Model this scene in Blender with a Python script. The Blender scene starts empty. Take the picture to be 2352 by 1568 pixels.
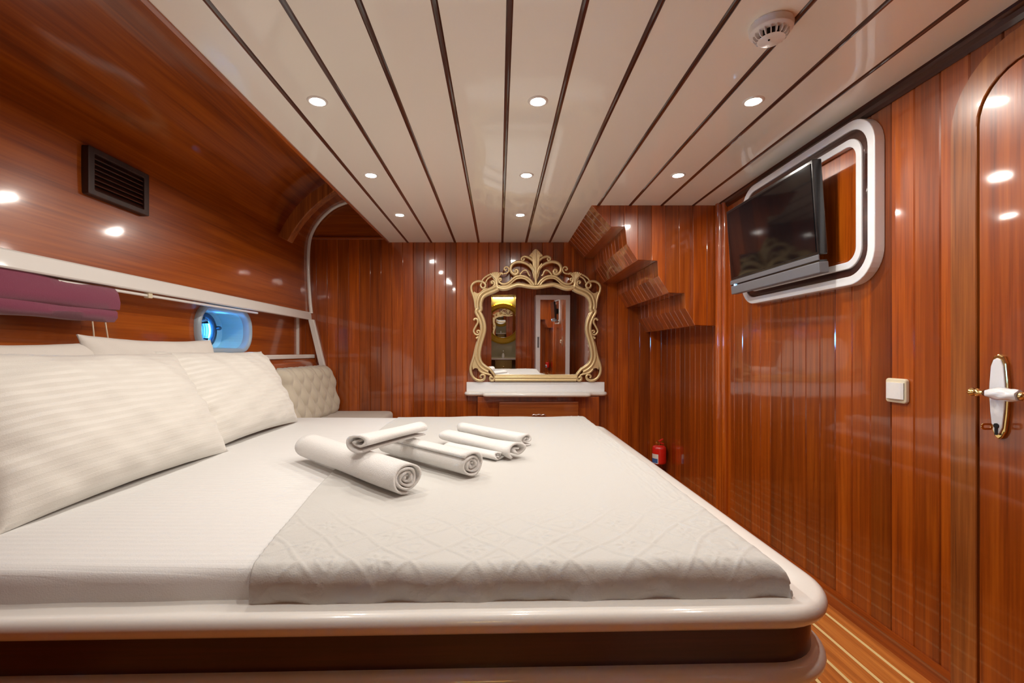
import bpy, bmesh, math, random
from mathutils import Vector, Matrix
random.seed(7)
PI = math.pi
SC = bpy.context.scene
COL = SC.collection

# ------------------------------------------------------------------ camera
ZC = 1.05                       # camera height above the cabin sole
cam_d = bpy.data.cameras.new('camera')
cam = bpy.data.objects.new('camera', cam_d); COL.objects.link(cam)
cam.location = (0, 0, ZC); cam.rotation_euler = (PI/2, 0, 0)
cam_d.sensor_width = 36.0
cam_d.lens = 1080/2352*36.0
cam_d.shift_x = (1176-1146)/2352
cam_d.shift_y = (808-784)/2352
cam_d.clip_start = 0.02
SC.camera = cam
# ------------------------------------------------------------------ world (daylight outside the portholes)
w = bpy.data.worlds.new('sky'); SC.world = w; w.use_nodes = True
bg = w.node_tree.nodes['Background']
bg.inputs[0].default_value = (0.16, 0.48, 1.0, 1); bg.inputs[1].default_value = 50.0
# ------------------------------------------------------------------ view
SC.view_settings.view_transform = 'Standard'; SC.view_settings.look = 'None'
SC.view_settings.gamma = 1.0; SC.view_settings.use_curve_mapping = False
SC.view_settings.exposure = 1.42
SC.cycles.max_bounces = 16; SC.cycles.diffuse_bounces = 8; SC.cycles.glossy_bounces = 6
SC.cycles.caustics_reflective = False; SC.cycles.caustics_refractive = False
SC.cycles.sample_clamp_indirect = 8.0
LAMP = 300.0                    # radiance of a downlight lens
LAMP_COL = (1.0, 0.935, 0.85)

HC = ZC+0.92                    # ceiling
D = 3.96                        # aft bulkhead
XR = 1.40                       # right wall
YB = -0.90                      # wall behind the camera
def Z(r): return ZC+r

# ------------------------------------------------------------------ materials
def newmat(name):
    m = bpy.data.materials.new(name); m.use_nodes = True
    nt = m.node_tree; b = nt.nodes['Principled BSDF']
    return m, nt, b
def plain(name, col, rough=0.5, metal=0.0, coat=0.0, coat_r=0.05, bump=0.0, bscale=60.0, spec=0.5, sheen=0.0):
    m, nt, b = newmat(name)
    b.inputs['Base Color'].default_value = (*col, 1); b.inputs['Roughness'].default_value = rough
    b.inputs['Metallic'].default_value = metal; b.inputs['Coat Weight'].default_value = coat
    b.inputs['Coat Roughness'].default_value = coat_r; b.inputs['Specular IOR Level'].default_value = spec
    b.inputs['Sheen Weight'].default_value = sheen
    if bump:
        tc = nt.nodes.new('ShaderNodeTexCoord'); n = nt.nodes.new('ShaderNodeTexNoise')
        n.inputs['Scale'].default_value = bscale; n.inputs['Detail'].default_value = 4
        bp = nt.nodes.new('ShaderNodeBump'); bp.inputs['Strength'].default_value = bump; bp.inputs['Distance'].default_value = 0.01
        nt.links.new(tc.outputs['Object'], n.inputs['Vector']); nt.links.new(n.outputs['Fac'], bp.inputs['Height'])
        nt.links.new(bp.outputs['Normal'], b.inputs['Normal'])
    return m
def emit(name, col, s):
    m = bpy.data.materials.new(name); m.use_nodes = True; nt = m.node_tree
    nt.nodes.clear(); e = nt.nodes.new('ShaderNodeEmission'); o = nt.nodes.new('ShaderNodeOutputMaterial')
    e.inputs[0].default_value = (*col, 1); e.inputs[1].default_value = s
    nt.links.new(e.outputs[0], o.inputs[0]); return m
def wood(name, c_dark, c_mid, c_light, axis='z', rough=0.32, coat=1.0, coat_r=0.06, vary=0.35, scale=1.0):
    """varnished timber: grain stretched along axis, each plank its own tone"""
    m, nt, b = newmat(name); N = nt.nodes.new; L = nt.links.new
    tc = N('ShaderNodeTexCoord'); oi = N('ShaderNodeObjectInfo')
    add = N('ShaderNodeVectorMath'); add.operation = 'ADD'
    mul = N('ShaderNodeVectorMath'); mul.operation = 'SCALE'; mul.inputs['Scale'].default_value = 37.0
    comb = N('ShaderNodeCombineXYZ')
    for i in range(3): L(oi.outputs['Random'], comb.inputs[i])
    L(comb.outputs[0], mul.inputs[0]); L(tc.outputs['Object'], add.inputs[0]); L(mul.outputs[0], add.inputs[1])
    mp = N('ShaderNodeMapping')
    s = {'x': (1.2, 30, 30), 'y': (30, 1.2, 30), 'z': (30, 30, 1.2)}[axis]
    mp.inputs['Scale'].default_value = tuple(v*scale for v in s)
    L(add.outputs[0], mp.inputs['Vector'])
    n1 = N('ShaderNodeTexNoise'); n1.inputs['Scale'].default_value = 1.0; n1.inputs['Detail'].default_value = 6; n1.inputs['Distortion'].default_value = 0.6
    L(mp.outputs[0], n1.inputs['Vector'])
    mp2 = N('ShaderNodeMapping')
    s2 = {'x': (3.5, 160, 160), 'y': (160, 3.5, 160), 'z': (160, 160, 3.5)}[axis]
    mp2.inputs['Scale'].default_value = tuple(v*scale for v in s2)
    L(add.outputs[0], mp2.inputs['Vector'])
    n2 = N('ShaderNodeTexNoise'); n2.inputs['Scale'].default_value = 1.0; n2.inputs['Detail'].default_value = 3
    L(mp2.outputs[0], n2.inputs['Vector'])
    mx = N('ShaderNodeMath'); mx.operation = 'MULTIPLY_ADD'; mx.inputs[1].default_value = 0.35
    L(n2.outputs['Fac'], mx.inputs[0]); 
    sc = N('ShaderNodeMath'); sc.operation = 'MULTIPLY'; sc.inputs[1].default_value = 0.65
    L(n1.outputs['Fac'], sc.inputs[0]); L(sc.outputs[0], mx.inputs[2])
    r = N('ShaderNodeValToRGB'); e = r.color_ramp.elements
    e[0].position = 0.34; e[0].color = (*c_dark, 1); e[1].position = 0.66; e[1].color = (*c_light, 1)
    k = e.new(0.5); k.color = (*c_mid, 1)
    L(mx.outputs[0], r.inputs['Fac'])
    hsv = N('ShaderNodeHueSaturation')
    mr = N('ShaderNodeMapRange'); mr.inputs['To Min'].default_value = 1.0-vary; mr.inputs['To Max'].default_value = 1.0+vary
    L(oi.outputs['Random'], mr.inputs['Value']); L(mr.outputs[0], hsv.inputs['Value'])
    L(r.outputs['Color'], hsv.inputs['Color']); L(hsv.outputs['Color'], b.inputs['Base Color'])
    b.inputs['Roughness'].default_value = rough; b.inputs['Coat Weight'].default_value = coat
    b.inputs['Coat Roughness'].default_value = coat_r; b.inputs['Coat IOR'].default_value = 1.5
    bp = N('ShaderNodeBump'); bp.inputs['Strength'].default_value = 0.06; bp.inputs['Distance'].default_value = 0.004
    L(mx.outputs[0], bp.inputs['Height']); L(bp.outputs['Normal'], b.inputs['Normal'])
    # slow waviness of the varnish
    wn = N('ShaderNodeTexNoise'); wn.inputs['Scale'].default_value = 7.0; wn.inputs['Detail'].default_value = 1
    L(tc.outputs['Object'], wn.inputs['Vector'])
    bp2 = N('ShaderNodeBump'); bp2.inputs['Strength'].default_value = 0.10; bp2.inputs['Distance'].default_value = 0.01
    L(wn.outputs['Fac'], bp2.inputs['Height']); L(bp2.outputs['Normal'], b.inputs['Coat Normal'])
    return m
def cloth(name, col, stripe=None, stripe_axis=0, stripe_scale=60, bump=0.25, rough=0.85, sheen=0.3):
    m, nt, b = newmat(name); N = nt.nodes.new; L = nt.links.new
    b.inputs['Base Color'].default_value = (*col, 1); b.inputs['Roughness'].default_value = rough
    b.inputs['Sheen Weight'].default_value = sheen
    tc = N('ShaderNodeTexCoord'); n = N('ShaderNodeTexNoise'); n.inputs['Scale'].default_value = 350; n.inputs['Detail'].default_value = 3
    L(tc.outputs['Object'], n.inputs['Vector'])
    bp = N('ShaderNodeBump'); bp.inputs['Strength'].default_value = bump; bp.inputs['Distance'].default_value = 0.002
    L(n.outputs['Fac'], bp.inputs['Height'])
    last = bp.outputs['Normal']
    if stripe:
        sep = N('ShaderNodeSeparateXYZ'); L(tc.outputs['Object'], sep.inputs[0])
        mu = N('ShaderNodeMath'); mu.operation = 'MULTIPLY'; mu.inputs[1].default_value = stripe_scale*2*PI
        L(sep.outputs[stripe_axis], mu.inputs[0])
        si = N('ShaderNodeMath'); si.operation = 'SINE'; L(mu.outputs[0], si.inputs[0])
        mr = N('ShaderNodeMapRange'); mr.inputs['From Min'].default_value = -0.3; mr.inputs['From Max'].default_value = 0.3
        L(si.outputs[0], mr.inputs['Value'])
        mix = N('ShaderNodeMix'); mix.data_type = 'RGBA'
        mix.inputs[6].default_value = (*col, 1); mix.inputs[7].default_value = (*stripe, 1)
        L(mr.outputs[0], mix.inputs[0]); L(mix.outputs[2], b.inputs['Base Color'])
        rr = N('ShaderNodeMapRange'); rr.inputs['To Min'].default_value = rough; rr.inputs['To Max'].default_value = rough-0.35
        L(mr.outputs[0], rr.inputs['Value']); L(rr.outputs[0], b.inputs['Roughness'])
        b2 = N('ShaderNodeBump'); b2.inputs['Strength'].default_value = 0.25; b2.inputs['Distance'].default_value = 0.0015
        L(mr.outputs[0], b2.inputs['Height']); L(last, b2.inputs['Normal']); last = b2.outputs['Normal']
    L(last, b.inputs['Normal'])
    return m

MD, MM, ML = (0.17, 0.028, 0.0012), (0.29, 0.054, 0.002), (0.41, 0.090, 0.004)
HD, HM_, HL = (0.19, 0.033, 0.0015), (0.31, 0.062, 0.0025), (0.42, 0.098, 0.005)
M = {}
M['wood_z'] = wood('mahogany_upright', MD, MM, ML, 'z', vary=0.30)
M['wood_y'] = wood('mahogany_fore_and_aft', MD, MM, ML, 'y', vary=0.05, scale=0.8)
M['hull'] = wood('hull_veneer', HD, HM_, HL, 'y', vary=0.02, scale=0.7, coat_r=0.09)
M['wood_x'] = wood('mahogany_athwart', MD, MM, ML, 'x', vary=0.10)
M['wood_dark'] = wood('dark_mahogany_trim', (0.018, 0.004, 0.002), (0.035, 0.008, 0.004), (0.06, 0.014, 0.006), 'y', vary=0.1)
M['wood_darkz'] = wood('dark_mahogany_upright', (0.014, 0.003, 0.001), (0.025, 0.006, 0.002), (0.04, 0.010, 0.003), 'z', vary=0.1, coat=0.1, rough=0.5)
M['wood_base'] = wood('burgundy_stained_wood', (0.022, 0.003, 0.005), (0.040, 0.006, 0.008), (0.062, 0.011, 0.011), 'x', vary=0.05, coat=0.5, coat_r=0.2)
M['teak'] = wood('teak_plank', (0.28, 0.075, 0.012), (0.48, 0.15, 0.025), (0.62, 0.23, 0.045), 'y', vary=0.2, rough=0.35)
M['casing'] = wood('door_casing_wood', (0.16, 0.04, 0.008), (0.30, 0.085, 0.014), (0.44, 0.14, 0.025), 'z', vary=0.02)
M['seam'] = plain('pale_caulk', (0.85, 0.66, 0.30), 0.35, coat=0.6)
M['white'] = plain('white_gloss_lacquer', (0.80, 0.78, 0.74), 0.35, coat=1.0, coat_r=0.05)
M['ceil'] = plain('ivory_ceiling_lacquer', (0.93, 0.915, 0.83), 0.35, coat=0.8, coat_r=0.06)
M['whitecool'] = plain('cool_white_paint', (0.82, 0.83, 0.85), 0.4, coat=0.6)
M['linen'] = cloth('white_striped_cotton', (0.68, 0.655, 0.60), stripe=(0.705, 0.68, 0.625), stripe_axis=1, stripe_scale=42)
M['sheet'] = cloth('white_striped_sheet', (0.70, 0.70, 0.69), stripe=(0.73, 0.73, 0.72), stripe_axis=1, stripe_scale=42)
M['linen_plain'] = cloth('plain_pillow_cotton', (0.64, 0.60, 0.55))
M['towel'] = cloth('white_terry', (0.80, 0.79, 0.77), bump=1.0, sheen=0.6)
M['beige'] = cloth('beige_upholstery', (0.52, 0.46, 0.36), bump=0.3)
M['seat'] = cloth('grey_beige_upholstery', (0.46, 0.41, 0.35), bump=0.3)
M['burgundy'] = cloth('burgundy_fabric', (0.19, 0.022, 0.062), bump=0.4, sheen=0.5)
M['gold'] = plain('champagne_gold_leaf', (0.72, 0.55, 0.29), 0.36, metal=0.45, bump=0.15, bscale=40)
M['brass'] = plain('polished_brass', (0.85, 0.62, 0.25), 0.15, metal=1.0)
M['mirror'] = plain('silvered_glass', (0.9, 0.9, 0.9), 0.01, metal=1.0)
M['black'] = plain('black_gloss_plastic', (0.008, 0.008, 0.009), 0.18, coat=0.5)
M['screen'] = plain('dark_screen_glass', (0.004, 0.004, 0.005), 0.07, spec=0.6)
M['silver'] = plain('silver_grey_plastic', (0.16, 0.16, 0.175), 0.4, metal=0.2)
M['plastic'] = plain('white_plastic', (0.82, 0.80, 0.77), 0.35)
M['ivory'] = plain('ivory_plastic', (0.70, 0.62, 0.45), 0.35)
M['dark'] = plain('black_void', (0.006, 0.006, 0.006), 0.8)
M['red'] = plain('red_enamel', (0.72, 0.02, 0.012), 0.25, coat=0.7)
M['porcelain'] = plain('white_porcelain', (0.85, 0.86, 0.88), 0.12, coat=0.8)
M['cord'] = plain('cream_cord', (0.72, 0.58, 0.42), 0.7)
M['daylight_blue'] = plain('daylight_tinted_lining', (0.40, 0.78, 0.95), 0.4)  # tunnel lining tinted blue, the daylight put into its colour
M['rimgrey'] = plain('pale_grey_blue_rim', (0.36, 0.45, 0.53), 0.3, coat=0.6)
M['bronze'] = plain('dark_port_ring', (0.05, 0.12, 0.20), 0.35, metal=0.6)
M['chrome'] = plain('satin_chrome', (0.75, 0.73, 0.70), 0.2, metal=1.0)
M['stone'] = plain('pale_bathroom_panel', (0.45, 0.42, 0.28), 0.3, coat=0.5, bump=0.1, bscale=6)
M['lens'] = emit('downlight_glow', LAMP_COL, LAMP)
M['led'] = emit('blue_standby_led', (0.3, 0.6, 1.0), 6.0)
M['bathlamp'] = emit('warm_lamp_glow', (1.0, 0.66, 0.20), 14.0)
def glassmat():
    m = bpy.data.materials.new('port_glass'); m.use_nodes = True; nt = m.node_tree; nt.nodes.clear()
    t = nt.nodes.new('ShaderNodeBsdfTransparent'); g = nt.nodes.new('ShaderNodeBsdfGlossy'); g.inputs['Roughness'].default_value = 0.02
    f = nt.nodes.new('ShaderNodeFresnel'); f.inputs['IOR'].default_value = 1.45
    mx = nt.nodes.new('ShaderNodeMixShader'); o = nt.nodes.new('ShaderNodeOutputMaterial')
    t.inputs[0].default_value = (0.95, 0.98, 1, 1)
    nt.links.new(f.outputs[0], mx.inputs[0]); nt.links.new(t.outputs[0], mx.inputs[1]); nt.links.new(g.outputs[0], mx.inputs[2])
    nt.links.new(mx.outputs[0], o.inputs[0]); return m
M['glass'] = glassmat()
def spreadmat():
    """white bedspread: raised diamond quilting and scattered flower relief along the hems"""
    m, nt, b = newmat('white_jacquard_bedspread'); N = nt.nodes.new; L = nt.links.new
    b.inputs['Base Color'].default_value = (0.545, 0.54, 0.515, 1); b.inputs['Roughness'].default_value = 0.8; b.inputs['Sheen Weight'].default_value = 0.3
    tc = N('ShaderNodeTexCoord'); uv = N('ShaderNodeUVMap'); sep = N('ShaderNodeSeparateXYZ'); L(uv.outputs[0], sep.inputs[0])
    def mth(op, a, bb=None, c=None):
        n = N('ShaderNodeMath'); n.operation = op
        for i, v in enumerate((a, bb, c)):
            if v is None: continue
            if isinstance(v, (int, float)): n.inputs[i].default_value = v
            else: L(v, n.inputs[i])
        return n.outputs[0]
    def band(expr):      # thin raised line on each period
        f = mth('FRACT', expr); d = mth('ABSOLUTE', mth('SUBTRACT', f, 0.5))
        return mth('LESS_THAN', d, 0.045)
    dist = N('ShaderNodeTexNoise'); dist.inputs['Scale'].default_value = 5; L(uv.outputs[0], dist.inputs['Vector'])
    wob = mth('MULTIPLY', mth('SUBTRACT', dist.outputs['Fac'], 0.5), 0.5)
    u = mth('ADD', mth('MULTIPLY', sep.outputs[0], 9.0), wob); v = mth('MULTIPLY', sep.outputs[1], 9.0)
    lines = mth('MAXIMUM', band(mth('ADD', u, v)), band(mth('SUBTRACT', u, v)))
    vor = N('ShaderNodeTexVoronoi'); vor.inputs['Scale'].default_value = 22; vor.feature = 'SMOOTH_F1'
    L(uv.outputs[0], vor.inputs['Vector'])
    fl = mth('MULTIPLY', mth('SUBTRACT', 0.5, vor.outputs['Distance']), 1.6)
    ns = N('ShaderNodeTexNoise'); ns.inputs['Scale'].default_value = 9; L(uv.outputs[0], ns.inputs['Vector'])
    patch = mth('GREATER_THAN', ns.outputs['Fac'], 0.5)
    h = mth('ADD', mth('MULTIPLY', lines, 0.5), mth('MULTIPLY', mth('MULTIPLY', fl, patch), 0.7))
    # hem zone: front strip (v small) and right strip (u large)
    mv = N('ShaderNodeMapRange'); mv.interpolation_type = 'SMOOTHSTEP'
    mv.inputs['From Min'].default_value = 0.42; mv.inputs['From Max'].default_value = 0.20; L(sep.outputs[1], mv.inputs['Value'])
    mu_ = N('ShaderNodeMapRange'); mu_.interpolation_type = 'SMOOTHSTEP'
    mu_.inputs['From Min'].default_value = 1.02; mu_.inputs['From Max'].default_value = 1.2; L(sep.outputs[0], mu_.inputs['Value'])
    mk = mth('MAXIMUM', mv.outputs[0], mu_.outputs[0])
    mk = mth('MULTIPLY_ADD', mk, 0.92, 0.08)
    h = mth('MULTIPLY', h, mk)
    fine = N('ShaderNodeTexNoise'); fine.inputs['Scale'].default_value = 300; L(tc.outputs['Object'], fine.inputs['Vector'])
    h = mth('ADD', h, mth('MULTIPLY', fine.outputs['Fac'], 0.12))
    bp = N('ShaderNodeBump'); bp.inputs['Strength'].default_value = 0.8; bp.inputs['Distance'].default_value = 0.006
    L(h, bp.inputs['Height']); L(bp.outputs['Normal'], b.inputs['Normal'])
    return m
M['spread'] = spreadmat()

# ------------------------------------------------------------------ mesh helpers
def mesh(name, v, f, smooth=False, bevel=0.0, seg=2, angle=40):
    me = bpy.data.meshes.new(name); bm = bmesh.new()
    vs = [bm.verts.new(p) for p in v]
    for q in f:
        try: bm.faces.new([vs[i] for i in q])
        except ValueError: pass
    bmesh.ops.recalc_face_normals(bm, faces=bm.faces[:])
    if bevel:
        es = [e for e in bm.edges if len(e.link_faces) == 2 and e.calc_face_angle(0) > math.radians(angle)]
        bmesh.ops.bevel(bm, geom=es, offset=bevel, segments=seg, profile=0.5, affect='EDGES', clamp_overlap=True)
    if smooth:
        for q in bm.faces: q.smooth = True
        for e in bm.edges:
            if len(e.link_faces) == 2 and e.calc_face_angle(0) > math.radians(65): e.smooth = False
    bm.to_mesh(me); bm.free()
    return me
def obj(name, me, mat, parent=None, loc=(0, 0, 0), rot=(0, 0, 0)):
    o = bpy.data.objects.new(name, me); COL.objects.link(o)
    o.location = loc; o.rotation_euler = rot
    if parent is not None: o.parent = parent
    if mat is not None and not len(me.materials): me.materials.append(M[mat])
    return o
def tag(o, label=None, cat=None, group=None, kind=None):
    if label: o['label'] = label
    if cat: o['category'] = cat
    if group: o['group'] = group
    if kind: o['kind'] = kind
    return o
def thing(name, label, cat, loc=(0, 0, 0), rot=(0, 0, 0), group=None):
    o = bpy.data.objects.new(name, None); COL.objects.link(o); o.location = loc; o.rotation_euler = rot
    o.empty_display_size = 0.05
    return tag(o, label, cat, group)
def boxm(x0, x1, y0, y1, z0, z1, bevel=0.0, seg=2, smooth=False):
    v = [(x, y, z) for x in (x0, x1) for y in (y0, y1) for z in (z0, z1)]
    f = [(0, 1, 3, 2), (4, 6, 7, 5), (0, 4, 5, 1), (2, 3, 7, 6), (0, 2, 6, 4), (1, 5, 7, 3)]
    return mesh('box', v, f, bevel=bevel, seg=seg, smooth=smooth)
def box(name, x0, x1, y0, y1, z0, z1, mat, parent=None, bevel=0.0, seg=2):
    return obj(name, boxm(x0, x1, y0, y1, z0, z1, bevel, seg), mat, parent)
def prism(poly, axis, a0, a1):
    """poly: 2D points; axis 'y': (x,z) extruded along y; 'x': (y,z); 'z': (x,y)"""
    n = len(poly); v = []
    for a in (a0, a1):
        for p, q in poly:
            v.append({'y': (p, a, q), 'x': (a, p, q), 'z': (p, q, a)}[axis])
    f = [tuple(range(n)), tuple(range(n, 2*n))] + [(i, (i+1) % n, n+(i+1) % n, n+i) for i in range(n)]
    return v, f
def prismo(name, poly, axis, a0, a1, mat, parent=None, bevel=0.0, seg=2, smooth=False):
    v, f = prism(poly, axis, a0, a1)
    return obj(name, mesh(name, v, f, bevel=bevel, seg=seg, smooth=smooth), mat, parent)
def catmull(pts, n=6, closed=False):
    P = [Vector(p) for p in pts]; out = []
    m = len(P)
    rng = range(m if closed else m-1)
    for i in rng:
        if closed: a, b, c, d = P[(i-1) % m], P[i], P[(i+1) % m], P[(i+2) % m]
        else: a, b, c, d = P[max(i-1, 0)], P[i], P[i+1], P[min(i+2, m-1)]
        for k in range(n):
            t = k/n
            out.append(0.5*((2*b)+(c-a)*t+(2*a-5*b+4*c-d)*t*t+(3*b-3*c+d-a)*t**3))
    if not closed: out.append(P[-1])
    return out
def tube(path, rad, ns=8, flat=1.0, up=Vector((0, 1, 0)), cap=True):
    """swept ellipse: rad number or list; flat scales the section along 'up'"""
    P = [Vector(p) for p in path]; n = len(P); v = []; f = []
    for i, p in enumerate(P):
        t = (P[min(i+1, n-1)]-P[max(i-1, 0)])
        if t.length < 1e-9: t = Vector((1, 0, 0))
        t.normalize(); u = up-t*up.dot(t)
        if u.length < 1e-4: u = Vector((1, 0, 0))-t*t.x
        u.normalize(); s = t.cross(u)
        r = rad[i] if isinstance(rad, (list, tuple)) else rad
        for k in range(ns):
            a = 2*PI*k/ns; v.append(tuple(p+s*(r*math.cos(a))+u*(r*flat*math.sin(a))))
    for i in range(n-1):
        for k in range(ns):
            f.append((i*ns+k, i*ns+(k+1) % ns, (i+1)*ns+(k+1) % ns, (i+1)*ns+k))
    if cap: f += [tuple(range(ns)), tuple(range((n-1)*ns, n*ns))]
    return v, f
def merge(parts):
    V = []; F = []
    for v, f in parts:
        o = len(V); V += v; F += [tuple(i+o for i in q) for q in f]
    return V, F
def lathe(prof, ns=24, axis='z', c=(0, 0, 0)):
    """profile of (r, h) about an axis through c"""
    v = []; f = []; n = len(prof)
    for r, h in prof:
        for k in range(ns):
            a = 2*PI*k/ns; p, q = r*math.cos(a), r*math.sin(a)
            v.append({'z': (c[0]+p, c[1]+q, c[2]+h), 'y': (c[0]+p, c[1]+h, c[2]+q), 'x': (c[0]+h, c[1]+p, c[2]+q)}[axis])
    for i in range(n-1):
        for k in range(ns): f.append((i*ns+k, i*ns+(k+1) % ns, (i+1)*ns+(k+1) % ns, (i+1)*ns+k))
    f += [tuple(range(ns)), tuple(range((n-1)*ns, n*ns))]
    return v, f
def rrect(hw, hh, r, n=6, cx=0, cy=0):
    out = []
    for (sx, sy, a0) in ((1, 1, 0), (-1, 1, 90), (-1, -1, 180), (1, -1, 270)):
        for k in range(n+1):
            a = math.radians(a0+90*k/n)
            out.append((cx+sx*(hw-r)+r*math.cos(a), cy+sy*(hh-r)+r*math.sin(a)))
    return out
def ringm(outer, inner, axis, a0, a1, bevel=0.0):
    """flat ring between two loops of the same length, extruded along axis"""
    n = len(outer); v = []
    def put(p, a): return {'y': (p[0], a, p[1]), 'x': (a, p[0], p[1]), 'z': (p[0], p[1], a)}[axis]
    for a in (a0, a1):
        for p in outer: v.append(put(p, a))
        for p in inner: v.append(put(p, a))
    f = []
    for i in range(n):
        j = (i+1) % n
        f += [(i, j, n+j, n+i), (2*n+i, 3*n+i, 3*n+j, 2*n+j), (i, 2*n+i, 2*n+j, j), (n+i, n+j, 3*n+j, 3*n+i)]
    return mesh('ring', v, f, bevel=bevel, angle=60)
def sheet(section, axis_pts, close=False):
    """open section swept straight: section list of (x,z), y0,y1"""
    y0, y1 = axis_pts; n = len(section)
    v = [(x, y0, z) for x, z in section]+[(x, y1, z) for x, z in section]
    f = [(i, i+1, n+i+1, n+i) for i in range(n-1)]
    return v, f
def board_x(wd, h, t=0.012, ch=0.0035):
    """upright board facing -X, width along Y; origin at its bottom corner"""
    p = [(0, 0), (0, wd), (-t+ch, wd), (-t, wd-ch), (-t, ch), (-t+ch, 0)]
    v, f = prism(p, 'z', 0, h); return mesh('board', v, f)
def board_y(wd, h, t=0.012, ch=0.0035):
    """upright board facing -Y, width along X"""
    p = [(0, 0), (wd, 0), (wd, -t+ch), (wd-ch, -t), (ch, -t), (0, -t+ch)]
    v, f = prism(p, 'z', 0, h); return mesh('board', v, f)

# ================================================================== THE SETTING
# ---- floor
fl = tag(box('floor', -1.9, XR+0.1, YB-1.3, D+0.1, -0.08, -0.012, 'teak'), 'orange teak cabin sole with pale seams', kind='structure')
pm = boxm(0, 0.087, YB, D, -0.012, 0.0, 0.001, 1); sm = boxm(0, 0.0115, YB, D, -0.012, -0.0004)
xs = [1.314-0.0985*k for k in range(0, 8)]
obj('plank', boxm(1.3205, XR, YB, D, -0.012, 0.0), 'teak', fl)
for x in xs:
    obj('seam', sm, 'seam', fl, (x-0.00575, 0, 0)); obj('plank', pm, 'teak', fl, (x-0.0928, 0, 0))
# ---- deck above everything (closes the shell)
tag(box('deck_above', -1.9, XR+0.2, YB-1.3, D+0.15, Z(1.31), Z(1.36), 'wood_dark'), 'dark deck planking above the cabin', kind='structure')
# ---- ceiling
XL = -0.925
ceil = tag(box('ceiling', XL, XR+0.05, YB-0.02, D+0.02, HC+0.012, Z(1.31), 'wood_dark'), 'glossy ivory ceiling panels between thin dark strips', kind='structure')
sx = [-0.766+0.1987*i for i in range(11)]
edges = [XL]+sx+[XR]
YT = 1.222                       # cross beam at the top edge of the picture
for seg0, seg1 in ((YB, YT-0.035), (YT, None)):
    for i in range(len(edges)-1):
        x0, x1 = edges[i], edges[i+1]
        y1 = seg1 if seg1 is not None else (2.957 if x0 > 0.5 else D)
        box('panel', x0+0.007, x1-0.007, seg0, y1, HC, HC+0.012, 'ceil', ceil, 0.0015, 1)
    for x in sx:
        y1 = seg1 if seg1 is not None else (2.957 if x > 0.5 else D)
        pr = [(0.0105*math.cos(a), -0.006*math.sin(a)) for a in [PI*k/6 for k in range(7)]]
        prismo('strip', [(x+p, HC+q+0.002) for p, q in pr], 'y', seg0, y1, 'wood_dark', ceil, smooth=False)
box('cross_beam', XL, XR, YT-0.035, YT, HC-0.006, HC+0.012, 'wood_dark', ceil, 0.003)
tag(prismo('trim_1', [(XL-0.014, HC+0.03), (XL-0.014, HC-0.002), (XL-0.004, HC-0.009), (XL+0.008, HC-0.005), (XL+0.01, HC+0.03)], 'y', YB, D, 'wood_y'), 'thin brown edge strip along the left of the ceiling', kind='structure')
tag(prismo('trim_2', [(XR, HC-0.042), (XR-0.016, HC-0.04), (XR-0.024, HC-0.028), (XR-0.026, HC-0.014), (XR-0.038, HC-0.008), (XR-0.042, HC+0.004), (XR, HC+0.004)], 'y', YB, 2.95, 'wood_dark'), 'dark cornice along the right edge of the ceiling', kind='structure')
# ---- right wall
wr = tag(box('wall_right', XR, XR+0.08, YB-1.3, D+0.1, -0.05, Z(1.33), 'wood_z'), 'glossy red-brown tongue and groove wall on the right', kind='structure')
PW = 0.0923
bmx = board_x(PW-0.0006, HC+0.004)
k0 = math.floor((YB-1.48)/PW)
y = 1.48+k0*PW
while y < D-0.02:
    obj('board', bmx, 'wood_z', wr, (XR, y, 0)); y += PW
tag(prismo('baseboard_right', [(XR-0.011, 0), (XR-0.026, 0), (XR-0.026, 0.05), (XR-0.018, 0.065), (XR-0.011, 0.065)], 'y', 1.431, D, 'wood_y'), 'low varnished skirting along the right wall', kind='structure')
# ---- aft bulkhead
wb = tag(box('wall_back', -1.95, XR+0.1, D, D+0.08, -0.05, Z(1.33), 'wood_x'), 'glossy mahogany board bulkhead behind the gilt mirror', kind='structure')
BW = 0.0904
bmy = board_y(BW-0.0006, Z(0.95)); x = -1.442-3*BW
while x < XR-0.03:
    obj('board', bmy, 'wood_z', wb, (x, D, 0)); x += BW
obj('batten', boxm(-1.75, XL, D-0.018, D, Z(0.945), Z(0.965), 0.003), 'wood_x', wb)
# ---- bulkhead behind the camera, with the bathroom doorway (seen in the mirrors)
DX0, DX1 = -0.14, 0.31
wk = tag(box('wall_front', -1.95, DX0, YB-0.06, YB, -0.02, Z(1.33), 'wood_z'), 'mahogany bulkhead behind the camera seen in the mirror', kind='structure')
box('bulkhead_panel', DX1, XR+0.05, YB-0.06, YB, -0.02, Z(1.33), 'wood_z', wk)
box('lintel', DX0, DX1, YB-0.06, YB, Z(0.78), Z(1.33), 'wood_z', wk)
bmk = board_y(BW-0.0006, HC)
x = -1.75
while x < XR-0.05:
    if not (DX0-BW+0.002 < x < DX1-0.002):
        obj('board', bmk, 'wood_z', wk, (x+BW, YB, 0), (0, 0, PI))
    x += BW
box('bathroom_wall', -0.75, 0.95, -2.05, -1.95, -0.02, Z(1.33), 'stone', wk)
box('bathroom_wall', -0.80, -0.70, -2.05, YB-0.06, -0.02, Z(1.33), 'stone', wk)
box('bathroom_wall', 0.90, 1.00, -2.05, YB-0.06, -0.02, Z(1.33), 'stone', wk)
box('bathroom_ceiling', -0.80, 1.00, -2.05, YB-0.06, HC, HC+0.05, 'ceil', wk)
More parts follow.
